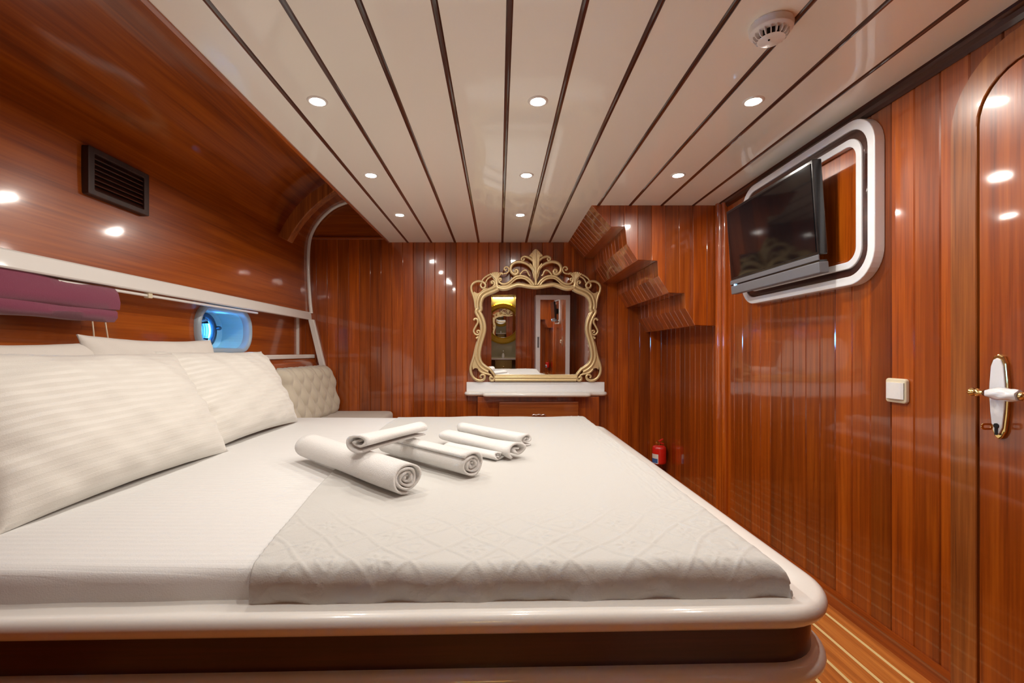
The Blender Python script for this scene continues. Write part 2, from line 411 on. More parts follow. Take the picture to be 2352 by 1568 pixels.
# ---- hull side (left)
wl = bpy.data.objects.new('wall_left', None); COL.objects.link(wl)
tag(wl, 'curved varnished hull side with a long white-edged shelf', kind='structure')
up = [(-0.86, 1.30), (-1.05, 1.298), (-1.17, 1.285), (-1.287, 1.255), (-1.397, 1.205), (-1.507, 1.108), (-1.572, 1.0), (-1.602, 0.89), (-1.608, 0.69), (-1.598, 0.47), (-1.588, 0.318)]
ups = [(p.x, p.y) for p in catmull([(a, b, 0) for a, b in up], 5)]
outer = [(a-0.03, b+0.02) for a, b in reversed(ups)]
v, f = prism([(a, Z(b)) for a, b in ups]+[(a, Z(b)) for a, b in outer], 'y', YB-0.05, D+0.03)
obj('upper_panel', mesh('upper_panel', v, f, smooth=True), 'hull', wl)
# flat shade the ends is irrelevant (inside the bulkheads)
prismo('rail', [(-1.60, Z(0.332)), (-1.580, Z(0.332)), (-1.576, Z(0.326)), (-1.571, Z(0.274)), (-1.575, Z(0.268)), (-1.60, Z(0.268))], 'y', YB, D-0.012, 'white', wl, 0.002, 2)
box('shelf_soffit', -1.72, -1.585, YB, D, Z(0.285), Z(0.305), 'white', wl)
box('shelf_board', -1.72, -1.544, YB, D-0.012, Z(-0.052), Z(-0.020), 'white', wl, 0.005, 2)
lo = [(-1.56, -0.04), (-1.530, -0.09), (-1.470, -0.27), (-1.40, -0.50), (-1.36, -0.80), (-1.34, -1.06)]
prismo('lower_panel', [(a, Z(b)) for a, b in lo]+[(a-0.05, Z(b)) for a, b in reversed(lo)], 'y', YB, D+0.02, 'wood_y', wl, smooth=True)
box('hull_backing', -2.1, -1.62, YB-0.05, D+0.05, Z(0.305), Z(1.35), 'wood_dark', wl)
box('hull_backing', -2.1, -1.60, YB-0.05, D+0.05, Z(-1.1), Z(-0.045), 'wood_dark', wl)
box('end_fillet', -1.70, -1.674, D-0.040, D-0.012, Z(-0.02), Z(0.286), 'white', wl, 0.003)
# back panel of the shelf with the two porthole openings
XBK = -1.69
PORTS = [(-0.45, 0.135), (0.95, 0.135), (2.89, 0.135)]  # first one added out of view, for bluish daylight on the bed front
HW, HH = 0.265, 0.120
cuts = [YB-0.05, 0.25, 1.9, D+0.03]
for i, (py, pz) in enumerate(PORTS):
    hole = rrect(HW, HH, 0.10, 8, py, Z(pz))
    y0, y1, z0, z1 = cuts[i], cuts[i+1], Z(-0.05), Z(0.30)
    # split the rectangle: two side slabs and a framed middle with the opening
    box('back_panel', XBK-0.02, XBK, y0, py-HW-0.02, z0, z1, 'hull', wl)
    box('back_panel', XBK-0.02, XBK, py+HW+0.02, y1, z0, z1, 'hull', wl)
    ro = []
    for a, b in hole:
        dx, dz = a-py, b-Z(pz); s = 1e9
        if abs(dx) > 1e-9: s = min(s, (HW+0.02)/abs(dx))
        if abs(dz) > 1e-9: s = min(s, ((z1-Z(pz)) if dz > 0 else (Z(pz)-z0))/abs(dz))
        ro.append((py+dx*s, Z(pz)+dz*s))
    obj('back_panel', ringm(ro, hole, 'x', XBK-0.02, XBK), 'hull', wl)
    wn = bpy.data.objects.new('window_%d' % (i+1), None); COL.objects.link(wn); wn.location = (XBK, py, Z(pz))
    tag(wn, ['added unseen oblong porthole on the hull side behind the camera', 'oblong porthole beyond the near end of the hull shelf', 'oblong porthole with pale rounded rim glowing blue above the shelf'][i], kind='structure')
    # rim: rounded ring standing proud of the panel
    n = len(rrect(1, 1, 0.1, 8)); v = []; f = []
    prof = [(0.0, -0.02), (0.0, 0.014), (0.006, 0.026), (0.016, 0.032), (0.027, 0.028), (0.034, 0.015), (0.034, 0.0)]
    for off, h in prof:
        for a, b in rrect(HW-0.012+off, HH-0.010+off, 0.095+off, 8): v.append((h, a, b))
    for r in range(len(prof)-1):
        for k in range(n): f.append((r*n+k, r*n+(k+1) % n, (r+1)*n+(k+1) % n, (r+1)*n+k))
    obj('rim', mesh('rim', v, f, smooth=True), 'rimgrey', wn)
    # lined tunnel through the hull to the round port
    TD = 0.16; cy = 0.05; v = []; f = []
    l0 = rrect(HW-0.012, HH-0.010, 0.095, 8); 
    def loop(pts, xx): 
        for a, b in pts: v.append((xx, a, b))
    loop(l0, -0.02); loop(l0, -TD)
    circ = []
    for a, b in l0:
        an = math.atan2(b, a-cy) if abs(a-cy)+abs(b) > 1e-9 else 0
        circ.append((cy+0.088*math.cos(an), 0.088*math.sin(an)))
    loop(circ, -TD); loop(circ, -TD-0.06)
    for r in range(3):
        for k in range(n): f.append((r*n+k, r*n+(k+1) % n, (r+1)*n+(k+1) % n, (r+1)*n+k))
    obj('tunnel', mesh('tunnel', v, f, smooth=False), 'daylight_blue', wn)
    v, f = lathe([(0.080, 0), (0.080, 0.02), (0.090, 0.028), (0.106, 0.024), (0.110, 0.0)], 40, 'x')
    v = v; f = f[:-2]
    rg = obj('port_ring', mesh('port_ring', [(a-TD, b+cy, c) for a, b, c in v], f, smooth=True), 'bronze', wn)
    for ang in (0.2, 2.3, 4.4):
        v, f = lathe([(0.0, 0.0), (0.014, 0.0), (0.014, 0.03), (0.009, 0.04), (0.0, 0.042)], 10, 'x', (-TD+0.012, cy+0.104*math.cos(ang), 0.104*math.sin(ang)*0.9))
        obj('clamp', mesh('clamp', v, f, smooth=True), 'bronze', rg)
    v, f = lathe([(0.0, -0.004), (0.084, -0.004), (0.084, 0.004), (0.0, 0.004)], 32, 'x', (-TD-0.01, cy, 0))
    obj('pane', mesh('pane', v, f), 'glass', wn)
# white trim on the joint of hull and bulkhead
arc = [(-1.20, 1.272), (-1.287, 1.250), (-1.397, 1.200), (-1.500, 1.105), (-1.566, 1.0), (-1.594, 0.89), (-1.600, 0.69), (-1.588, 0.47), (-1.574, 0.323)]
ap = catmull([(a, D-0.02, Z(b)) for a, b in arc], 5)
v, f = tube(ap, 0.016, 8, 0.9)
t3 = tag(obj('trim_3', mesh('trim', v, f, smooth=True), 'white'), 'white curved bead where hull side meets the bulkhead', kind='structure')
prismo('post', [(-1.590, Z(0.27)), (-1.545, Z(0.27)), (-1.440, Z(-0.16)), (-1.488, Z(-0.16))], 'y', D-0.045, D-0.012, 'white', t3, 0.004)
# ---- casing of the companionway stairs, upper right of the bulkhead
YS = 2.957
PR = [(0.580, 0.922), (0.706, 0.785), (0.791, 0.787), (0.803, 0.679), (0.869, 0.578), (0.997, 0.572), (1.002, 0.476), (1.065, 0.372), (1.166, 0.368), (1.170, 0.274), (1.231, 0.168), (1.400, 0.162)]
cs = tag(prismo('stair_casing', [(a+0.006, Z(b)+0.010) for a, b in PR]+[(1.41, Z(0.95)), (0.60, Z(0.95))], 'y', YS+0.008, D, 'wood_z'), 'stepped mahogany underside of the companionway stairs', kind='structure')
def zprof(x):
    for (a, b), (c, d) in zip(PR, PR[1:]):
        if a <= x <= c: return b+(d-b)*(x-a)/max(c-a, 1e-6)
    return PR[-1][1]
bx = [0.580, 0.699]+[0.786+0.0867*k for k in range(8)]
bx[-1] = 1.400
for x0, x1 in zip(bx, bx[1:]):
    x1 -= 0.0006
    low = [(x0, zprof(x0))]+[p for p in PR if x0+0.001 < p[0] < x1-0.001]+[(x1, zprof(x1))]
    poly = [(a, Z(b)) for a, b in low]+[(x1, HC+0.004), (x0, HC+0.004)]
    prismo('board', poly, 'y', YS-0.004, YS+0.01, 'wood_z', cs, 0.0022, 1)
NB = 11; bw = (D-YS-0.012)/NB
for (a, b), (c, d) in zip(PR, PR[1:]):
    L_ = math.hypot(c-a, d-b); ang = math.atan2(d-b, c-a)
    # local: x along the slope, z' into the solid
    if abs(ang) < 0.1:
        box('tread_underside', a, c, YS+0.002, D-0.012, Z((b+d)/2), Z((b+d)/2)+0.01, 'wood_y', cs, 0.001)
        continue
    ca, sa = math.cos(ang), math.sin(ang)
    t, ch = 0.011, 0.0055
    v = []
    def P3(s, n, yy): return (a+ca*s-sa*n, yy, Z(b)+sa*s+ca*n)
    sec = [(0.0, t), (0.0, ch), (ch, 0.0), (bw-ch-0.0004, 0.0), (bw-0.0004, ch), (bw-0.0004, t)]
    for s in (-0.001, L_+0.001):
        for yy, n in sec: v.append(P3(s, n, yy))
    m6 = 6; f = [tuple(range(6)), tuple(range(6, 12))]+[(i, (i+1) % 6, 6+(i+1) % 6, 6+i) for i in range(6)]
    me = mesh('slope_board', v, f)
    for k in range(NB): obj('board', me, 'wood_z', cs, (0, YS+k*bw, 0))
v, f = tube([(XR-0.022, 2.925, 0.0), (XR-0.022, 2.925, HC)], 0.03, 16, 1.0, Vector((0, 1, 0)))
v2, f2 = tube([(XR-0.018, 2.872, 0.0), (XR-0.018, 2.872, HC-0.01)], 0.020, 12, 1.0, Vector((0, 1, 0)))
vv, ff = merge([(v, f), (v2, f2)])
tag(obj('trim_4', mesh('trim', vv, ff, smooth=True), 'wood_z'), 'rounded dark corner post between stair casing and right wall', kind='structure')

# ---- door in the right wall
dr = bpy.data.objects.new('door_1', None); COL.objects.link(dr); dr.location = (XR-0.012, 0, 0)
tag(dr, 'varnished cabin door with rounded top corners and porcelain handle', kind='structure')
DY0, DY1, DZT = 0.66, 1.348, Z(0.775)
def arch(y0, y1, zt, r, n=8):
    o = [(y1, 0.0)]
    o += [(y1-r+r*math.cos(PI/2*k/n), zt-r+r*math.sin(PI/2*k/n)) for k in range(n+1)]
    o += [(y0+r-r*math.sin(PI/2*k/n), zt-r+r*math.cos(PI/2*k/n)) for k in range(n+1)]
    return o+[(y0, 0.0)]
inn = arch(DY0-0.004, DY1+0.004, DZT+0.004, 0.13); out = arch(DY0-0.082, DY1+0.082, DZT+0.085, 0.20)
n = len(inn); v = []; f = []
for hh in (-0.016, 0.001):
    v += [(hh, a, b) for a, b in out]+[(hh, a, b) for a, b in inn]
for i in range(n-1):
    f += [(i, i+1, n+i+1, n+i), (2*n+i, 3*n+i, 3*n+i+1, 2*n+i+1), (i, 2*n+i, 2*n+i+1, i+1), (n+i, n+i+1, 3*n+i+1, 3*n+i)]
f += [(0, n, 3*n, 2*n), (n-1, 3*n-1, 4*n-1, 2*n-1)]
obj('casing', mesh('casing', v, f, bevel=0.002, seg=1, angle=50), 'casing', dr)
v, f = prism(arch(DY0, DY1, DZT, 0.127), 'x', -0.012, 0.001)
M['wood_leaf'] = wood('door_leaf_wood', MD, MM, ML, 'z', vary=0.02)
obj('door_leaf', mesh('leaf', v, f, bevel=0.002, seg=1, angle=50), 'wood_leaf', dr)
# handle set
hy = 1.287
HZ = Z(-0.112)
pl = [(0.0, 0.112), (0.010, 0.106), (0.017, 0.085), (0.021, 0.03), (0.022, 0.0), (0.019, -0.06), (0.014, -0.11), (0.007, -0.128), (0.0, -0.134)]
pl = [(a*1.2, b*0.95) for a, b in pl]
pl = pl+[(-a, b) for a, b in reversed(pl[1:-1])]
v, f = prism([(hy+a, HZ+b) for a, b in pl], 'x', -0.022, -0.011)
hd = obj('handle', mesh('plate', v, f, bevel=0.003, angle=50), 'brass', dr); hd['label'] = 'cream enamelled long handle plate with brass edge'
v, f = prism([(hy+a*0.78, HZ+b*0.9) for a, b in pl], 'x', -0.026, -0.021)
obj('plate_inlay', mesh('inlay', v, f, bevel=0.002, angle=50), 'porcelain', hd)
# lever: brass neck, twisted porcelain grip towards the camera, brass finial
v, f = tube([(-0.02, hy, HZ), (-0.052, hy, HZ), (-0.060, hy-0.006, HZ)], [0.010, 0.009, 0.010], 10, 1.0, Vector((0, 0, 1)))
obj('neck', mesh('neck', v, f, smooth=True), 'brass', hd)
V = []; F = []; ns = 18; nl = 16
for i in range(nl+1):
    t = i/nl; r0 = 0.0075+0.0095*math.sin(PI*min(1, t*0.62+0.12)); 
    for k in range(ns):
        a = 2*PI*k/ns; rr = r0*(1+0.10*math.cos(5*(a+t*2.2)))
        V.append((-0.060+rr*math.cos(a), hy-0.010-0.078*t, HZ+rr*math.sin(a)))
for i in range(nl):
    for k in range(ns): F.append((i*ns+k, i*ns+(k+1) % ns, (i+1)*ns+(k+1) % ns, (i+1)*ns+k))
F += [tuple(range(ns)), tuple(range(nl*ns, (nl+1)*ns))]
obj('grip', mesh('grip', V, F, smooth=True), 'porcelain', hd)
v, f = lathe([(0.0, -0.086), (0.009, -0.088), (0.011, -0.094), (0.006, -0.100), (0.0, -0.102)], 12, 'y', (-0.060, hy, HZ))
obj('end_cap', mesh('cap', v, f, smooth=True), 'brass', hd)
v, f = lathe([(0.005, 0.0), (0.006, 0.012), (0.011, 0.018), (0.007, 0.024), (0.012, 0.032), (0.009, 0.040), (0.004, 0.046), (0.0, 0.048)], 12, 'y', (-0.060, hy, HZ))
obj('finial', mesh('finial', v, f, smooth=True), 'brass', hd)
v, f = lathe([(0.0, 0), (0.007, 0), (0.007, -0.002), (0.0, -0.002)], 12, 'x', (-0.0262, hy, HZ-0.09))
v2, f2 = prism([(hy-0.0035, HZ-0.115), (hy+0.0035, HZ-0.115), (hy+0.0035, HZ-0.09), (hy-0.0035, HZ-0.09)], 'x', -0.0284, -0.0262)
vv, ff = merge([(v, f), (v2, f2)]); obj('keyhole', mesh('keyhole', vv, ff), 'dark', hd)
kb = ringm(rrect(0.016, 0.009, 0.008, 4, -0.052, HZ-0.092), rrect(0.010, 0.004, 0.0035, 4, -0.052, HZ-0.092), 'y', hy-0.001, hy+0.001)
obj('key', kb, 'brass', hd)

# ================================================================== CEILING FITTINGS
def downlight(xx, yy, label):
    t = thing('ceiling_light', label, 'ceiling light', (xx, yy, HC), group='recessed ceiling downlights')
    v, f = lathe([(0.026, 0.0), (0.026, -0.003), (0.031, -0.005), (0.036, -0.003), (0.038, 0.001)], 28)
    obj('trim_ring', mesh('trim_ring', v, f[:-2], smooth=True), 'plastic', t)
    v, f = lathe([(0.0, -0.001), (0.014, -0.0018), (0.026, -0.001)], 24)
    obj('lens', mesh('lens', v, f[:-1], smooth=True), 'lens', t)
LX = [-0.666, 0.143, 0.933]; LY = [1.725, 2.447, 3.155]
colw = ['above the pillows side, left column', 'above the middle of the bed', 'over the aisle near the television wall']
roww = ['in the nearest row', 'in the middle row', 'in the farthest row']
for j, yy in enumerate(LY):
    for i, xx in enumerate(LX):
        if i == 2 and j == 2: continue
        downlight(xx, yy, 'round recessed downlight %s, %s' % (colw[i], roww[j]))
for yy in (0.98,):  # extra row added out of view to light the near end of the bed
    for i, xx in enumerate(LX):
      if yy > 0 or i != 2: downlight(xx, yy, 'added round recessed downlight outside the picture, %s, %s' % (['left', 'middle', 'right'][i], 'just above the bed end' if yy > 0.5 else 'behind the camera'))
# smoke detector
sd = thing('smoke_detector', 'white round smoke detector with dark slots on the ceiling', 'smoke detector', (0.765, 1.322, HC))
v, f = lathe([(0.0, 0.0), (0.060, 0.0), (0.062, -0.006), (0.060, -0.022), (0.050, -0.028), (0.0, -0.028)], 40)
obj('base', mesh('base', v, f, smooth=True, bevel=0.001), 'plastic', sd)
v, f = lathe([(0.036, -0.028), (0.034, -0.044)], 30)
obj('vent_core', mesh('core', v, f, smooth=True), 'dark', sd)
for k in range(18):
    a = 2*PI*k/18; c, s = math.cos(a), math.sin(a)
    pts = [(0.050, -0.026), (0.049, -0.036), (0.043, -0.045), (0.034, -0.047), (0.034, -0.028)]
    v = []
    for w_ in (-0.0016, 0.0016):
        v += [(r*c-w_*s, r*s+w_*c, h) for r, h in pts]
    f = [(0, 1, 2, 3, 4), (5, 6, 7, 8, 9)]+[(i, (i+1) % 5, 5+(i+1) % 5, 5+i) for i in range(5)]
    obj('rib', mesh('rib', v, f), 'plastic', sd)
v, f = lathe([(0.0, -0.045), (0.034, -0.045), (0.038, -0.047), (0.030, -0.052), (0.0, -0.054)], 30)
obj('cap', mesh('cap', v, f, smooth=True), 'plastic', sd)
v, f = lathe([(0.0, -0.0525), (0.003, -0.0525), (0.003, -0.0555), (0.0, -0.0555)], 8, 'z', (-0.012, -0.010, 0))
obj('indicator', mesh('ind', v, f), 'dark', sd)

sd.scale = (0.92, 0.92, 0.92)
# ================================================================== HULL SIDE FITTINGS
# louvred vent
vt = thing('louvre_vent', 'dark wooden louvred vent set in the hull side above the pillows', 'vent', (-1.604, 1.968, Z(0.705)))
o_ = rrect(0.158, 0.094, 0.006, 2); i_ = rrect(0.128, 0.070, 0.004, 2)
obj('frame', ringm(o_, i_, 'x', -0.01, 0.024, 0.003), 'wood_darkz', vt)
box('backing', -0.008, 0.002, -0.13, 0.13, -0.072, 0.072, 'dark', vt)
sl = mesh('slat', *prism([(0.002, 0.010), (0.004, 0.012), (0.019, -0.006), (0.017, -0.009)], 'y', -0.128, 0.128))
for k in range(7): obj('slat', sl, 'wood_dark', vt, (0, 0, -0.060+0.020*k))
# knee bracket
pts = [(-1.17, 1.205), (-1.26, 1.145), (-1.34, 1.085), (-1.42, 1.005), (-1.49, 0.91), (-1.545, 0.81)]
c_ = catmull([(a, 0, b) for a, b in pts], 5)
top = []; bot = []
for i, p in enumerate(c_):
    t = (c_[min(i+1, len(c_)-1)]-c_[max(i-1, 0)]).normalized(); nn = Vector((-t.z, 0, t.x))
    h = 0.040+0.006*math.sin(PI*i/(len(c_)-1))
    top.append((p.x-nn.x*h, Z(p.z-nn.z*h))); bot.append((p.x+nn.x*h, Z(p.z+nn.z*h)))
kn = prismo('hull_knee', top+bot[::-1], 'y', 3.36, 3.44, 'casing', None, 0.006, 2)
tag(kn, 'curved varnished wooden knee bracket under the ceiling edge on the hull side', 'bracket')
# roman blind, gathered up under the rail
bl = thing('roman_blind', 'gathered burgundy fabric blind hanging below the white hull rail', 'blind', (-1.60, 1.55, Z(0.26)))
def blind_part(name, sec, y0, y1, amp):
    n = len(sec); ny = 26; V = []; F = []
    for j in range(ny+1):
        t = j/ny; yy = y0+(y1-y0)*t
        for i, (a, b) in enumerate(sec):
            e = math.sin(yy*19+i*1.3)*amp+math.sin(yy*7.3+i*2.1)*amp*1.3
            V.append((a+e*0.6, yy, b+e))
    for j in range(ny):
        for i in range(n): F.append((j*n+i, j*n+(i+1) % n, (j+1)*n+(i+1) % n, (j+1)*n+i))
    F += [tuple(range(n)), tuple(range(ny*n, (ny+1)*n))]
    return obj(name, mesh(name, V, F, smooth=True), 'burgundy', bl)
blind_part('upper_fold', [(-0.03, 0.004), (0.012, 0.004), (0.026, -0.020), (0.036, -0.055), (0.034, -0.082), (0.018, -0.094), (-0.02, -0.09), (-0.035, -0.05)], -0.40, 0.395, 0.003)
blind_part('lower_fold', [(-0.03, -0.075), (0.016, -0.082), (0.030, -0.098), (0.033, -0.118), (0.020, -0.134), (-0.008, -0.136), (-0.034, -0.12)], -0.40, 0.385, 0.003)
v, f = tube([(0.006, -0.5, -0.004), (0.006, 1.55, -0.004)], 0.007, 8)
rodm = obj('rod', mesh('rod', v, f, smooth=True), 'white', bl)
box('rod_clip', -0.006, 0.018, 0.575, 0.60, -0.016, 0.010, 'ivory', bl, 0.003)
for yy, dy, z1 in ((0.285, 0.020, -0.36), (0.345, 0.045, -0.36)):
    pth = [(0.012, yy, -0.13), (0.016, yy+dy*0.15, -0.19), (0.012, yy+dy*0.5, -0.25), (0.010, yy+dy, z1)]
    v, f = tube(catmull(pth, 6), 0.0028, 6, 1.0, Vector((1, 0, 0)))
    obj('cord', mesh('cord', v, f, smooth=True), 'cord', bl)

# ================================================================== BED
HM = Z(-0.42)
def yfront(xx): return 0.914+0.025*(xx+0.2)            # mattress front line, very slightly askew
bd = thing('bed_base', 'built-in bed base with rounded white rail and dark burgundy bands', 'bed', (0, 0, 0))
def sweep_rail(sec, off, name, mat):
    """section (out, z) swept along the bed outline; out = metres outside the mattress edge line"""
    path = []
    xr = 0.612; r = 0.085
    x0 = -1.44
    path.append((Vector((x0, yfront(x0), 0)), Vector((0, -1, 0))))
    path.append((Vector((-0.4, yfront(-0.4), 0)), Vector((0.025, -1, 0)).normalized()))
    cx, cy = xr-r, yfront(xr)+r
    for k in range(0, 11):
        a = -PI/2+PI/2*k/10
        path.append((Vector((cx+r*math.cos(a), cy+r*math.sin(a), 0)), Vector((math.cos(a), math.sin(a), 0))))
    path.append((Vector((xr, 2.0, 0)), Vector((1, 0, 0))))
    ye = 3.06
    cy2 = ye-r
    for k in range(0, 9):
        a = PI/2*k/8
        path.append((Vector((cx+r*math.cos(a), cy2+r*math.sin(a), 0)), Vector((math.cos(a), math.sin(a), 0))))
    path.append((Vector((x0, ye, 0)), Vector((0, 1, 0))))
    n = len(sec); V = []; F = []
    for p, nn in path:
        for o, zz in sec: V.append((p.x+nn.x*(o+off), p.y+nn.y*(o+off), zz))
    m_ = len(path)
    for i in range(m_-1):
        for k in range(n): F.append((i*n+k, i*n+(k+1) % n, (i+1)*n+(k+1) % n, (i+1)*n+k))
    F += [tuple(range(n)), tuple(range((m_-1)*n, m_*n))]
    return obj(name, mesh(name, V, F, smooth=True), mat, bd)
def nosing(zt, th, inn, outw):
    c = outw-th/2; s = [(inn, zt-0.003), (inn+0.004, zt)]
    s += [(c-0.008, zt-0.0005)]
    s += [(c+th/2*math.sin(PI*k/10), zt-th/2+th/2*math.cos(PI*k/10)) for k in range(0, 11)]
    s += [(inn, zt-th)]
    return s
sweep_rail(nosing(Z(-0.479), 0.040, -0.006, 0.068), 0, 'rail', 'white')
sweep_rail([(-0.02, Z(-0.518)), (0.040, Z(-0.518)), (0.040, Z(-0.595)), (-0.02, Z(-0.595))], 0, 'upper_band', 'wood_base')
sweep_rail(nosing(Z(-0.590), 0.040, -0.02, 0.066), 0, 'moulding', 'white')
sweep_rail([(-0.02, Z(-0.629)), (0.038, Z(-0.629)), (0.038, Z(-1.05)), (-0.02, Z(-1.05))], 0, 'lower_band', 'wood_base')
prismo('deck_board', [(-1.40, 0.93), (0.53, 0.95), (0.55, 0.99), (0.55, 2.98), (0.51, 3.03), (-1.40, 3.03)], 'z', Z(-0.54), Z(-0.515), 'wood_base', bd)
# mattress with fitted sheet
def mattress():
    # ring-stack: plan outline (rounded rect) inset per level for a pillowed top edge
    def outline(ins):
        x0, x1, y1 = -1.392, 0.548, 3.045; r = max(0.07-ins*0.4, 0.02); pts = []
        n = 6
        def arc_(cx, cy, a0):
            for k in range(n+1):
                a = math.radians(a0+90*k/n); pts.append((cx+r*math.cos(a), cy+r*math.sin(a)))
        x0 += ins*0.2; x1 -= ins; y1 -= ins
        arc_(x1-r, y1-r, 0)
        for k in range(1, 24): pts.append((x1-r+(x0+r-(x1-r))*k/24, y1))
        arc_(x0+r, y1-r, 90)
        arc_(x0+r, yfront(x0)+ins+r, 180)
        for k in range(1, 40):
            xx = x0+r+(x1-r-(x0+r))*k/40
            pts.append((xx, yfront(xx)+ins+0.0025*math.sin(xx*9)+0.002*math.sin(xx*23+1)))
        arc_(x1-r, yfront(x1)+ins+r, 270)
        return pts
    levels = [(0.006, -0.515), (0.0, -0.50), (0.001, -0.470), (0.004, -0.448), (0.010, -0.434), (0.020, -0.426), (0.034, -0.4215), (0.06, -0.4205)]
    V = []; F = []; n = None
    for ins, z in levels:
        o = outline(ins); n = len(o)
        for a, b in o: V.append((a, b, Z(z)+(0.0015*math.sin(a*7+b*3) if z > -0.44 else 0)))
    for i in range(len(levels)-1):
        for k in range(n): F.append((i*n+k, i*n+(k+1) % n, (i+1)*n+(k+1) % n, (i+1)*n+k))
    last = (len(levels)-1)*n
    F.append(tuple(range(last, last+n))); F.append(tuple(range(n)))
    return V, F
v, f = mattress()
mt = obj('mattress', mesh('mattress', v, f, smooth=True), 'sheet')
tag(mt, 'wide mattress under a fitted white striped sheet on the bed base', 'mattress')
# bedspread lying over the right part and hanging down at the foot and side
def bedspread():
    r = 0.030
    xe, ye = 0.562, None
    def wrap(d, rad):       # d = distance past the start of the curve; returns (advance, drop)
        if d <= 0: return d, 0.0
        if d < rad*PI/2: a = d/rad; return rad*math.sin(a), rad*(1-math.cos(a))
        return rad, rad+(d-rad*PI/2)
    nu, nv = 400, 250
    def relief(u, v):
        m = max(0.0, min(1.0, (0.50-v)/0.22), min(1.0, (u-1.0)/0.12))
        if m <= 0: return 0.0
        m = m*m*(3-2*m)
        wob = 0.010*math.sin(u*17+v*9)+0.006*math.sin(v*31-u*11)
        a = (u+wob+v*0.9)*9.0; b = (u+wob-v*0.9)*9.0
        fa, fb = a-math.floor(a)-0.5, b-math.floor(b)-0.5
        ln = max(math.exp(-((0.5-abs(fa))/0.045)**2), math.exp(-((0.5-abs(fb))/0.045)**2))
        r = math.hypot(fa, fb); th = math.atan2(fb, fa)
        par = (math.floor(a)+math.floor(b)) % 3
        fw = 0.0
        if par == 0: fw = max(0.0, math.cos(6*th))*math.exp(-((r-0.22)/0.10)**2)+0.8*math.exp(-(r/0.06)**2)
        elif par == 1: fw = 0.7*math.exp(-((r-0.24-0.05*math.cos(3*th))/0.045)**2)
        cr = 0.35*math.sin(u*90+4*math.sin(v*60))*math.sin(v*75+3*math.sin(u*50))*max(0.0, math.sin(u*6.1+v*4))
        return m*0.0030*(0.75*ln+0.8*fw+0.5*cr)
    V = []; F = []; UV = []
    for j in range(nv+1):
        tv = j/nv
        tv = 0.23*tv/0.68 if tv < 0.68 else 0.23+0.77*(tv-0.68)/0.32     # fine rows near the hem
        vlen = (3.03-0.93)+0.095           # from the hem below the front edge to the far edge
        sv = tv*vlen                        # 0 at the front hem
        for i in range(nu+1):
            tu = i/nu
            yline = min(max(0.90+(sv-0.095), 0.90), 3.03)
            xl = -0.475-0.165*(yline-0.9)/2.1-0.05*math.sin(PI*min(1, (yline-0.9)/2.1))
            ulen = (xe-xl)+0.055
            su = tu*ulen
            # X side
            du = (xl+su)-(xe-r); ax, dx = wrap(du, r); X = xe-r+ax
            yf = yfront(X)-0.011
            dv = 0.062+r*PI/2-0.0-sv      # >0 within the hanging strip
            dd = (0.095-sv)+r*(PI/2-1)+0.0
            ay, dy = wrap(r-(sv-(0.095-0.0))-0.0, r)
            Y = yf+r-ay
            p = 3.0
            drop = (dx**p+dy**p)**(1/p)
            # flare of the hanging corner
            fl_ = min(dx, dy)*0.35
            X += fl_*0.5; Y -= fl_*0.3
            zz = -0.4165-drop
            zz += 0.0018*math.sin(X*8+Y*5)+0.0012*math.sin(X*21-Y*13)
            Y += max(0, min(1, (dy-0.015)/0.06))*(0.004*math.sin(X*26)+0.003*math.sin(X*61+1))
            X += max(0, min(1, (dx-0.015)/0.06))*0.004*math.sin(Y*24)
            rl = relief(xl+su+0.62, sv)
            kk = min(1.0, max(dx, dy)/0.022); rl *= 1-0.72*kk*kk*(3-2*kk)
            ky, kx = min(1, dy/0.03), min(1, dx/0.03)
            Y -= rl*ky; X += rl*kx; zz += rl*(1-max(ky, kx))
            zz = max(zz, -0.497)
            V.append((X, Y, Z(zz))); UV.append((xl+su+0.62, sv))
    for j in range(nv):
        for i in range(nu): F.append((j*(nu+1)+i, j*(nu+1)+i+1, (j+1)*(nu+1)+i+1, (j+1)*(nu+1)+i))
    me = bpy.data.meshes.new('bedspread'); me.from_pydata(V, [], F); me.update()
    for q in me.polygons: q.use_smooth = True
    uvl = me.uv_layers.new(name='UVMap')
    for lp in me.loops: uvl.data[lp.index].uv = UV[lp.vertex_index]
    return me
bs = obj('bedspread', bedspread(), 'spread')
sol = bs.modifiers.new('thickness', 'SOLIDIFY'); sol.thickness = 0.0035; sol.offset = 1.0
tag(bs, 'off-white bedspread with embossed diamonds hanging over the bed foot', 'bedspread')

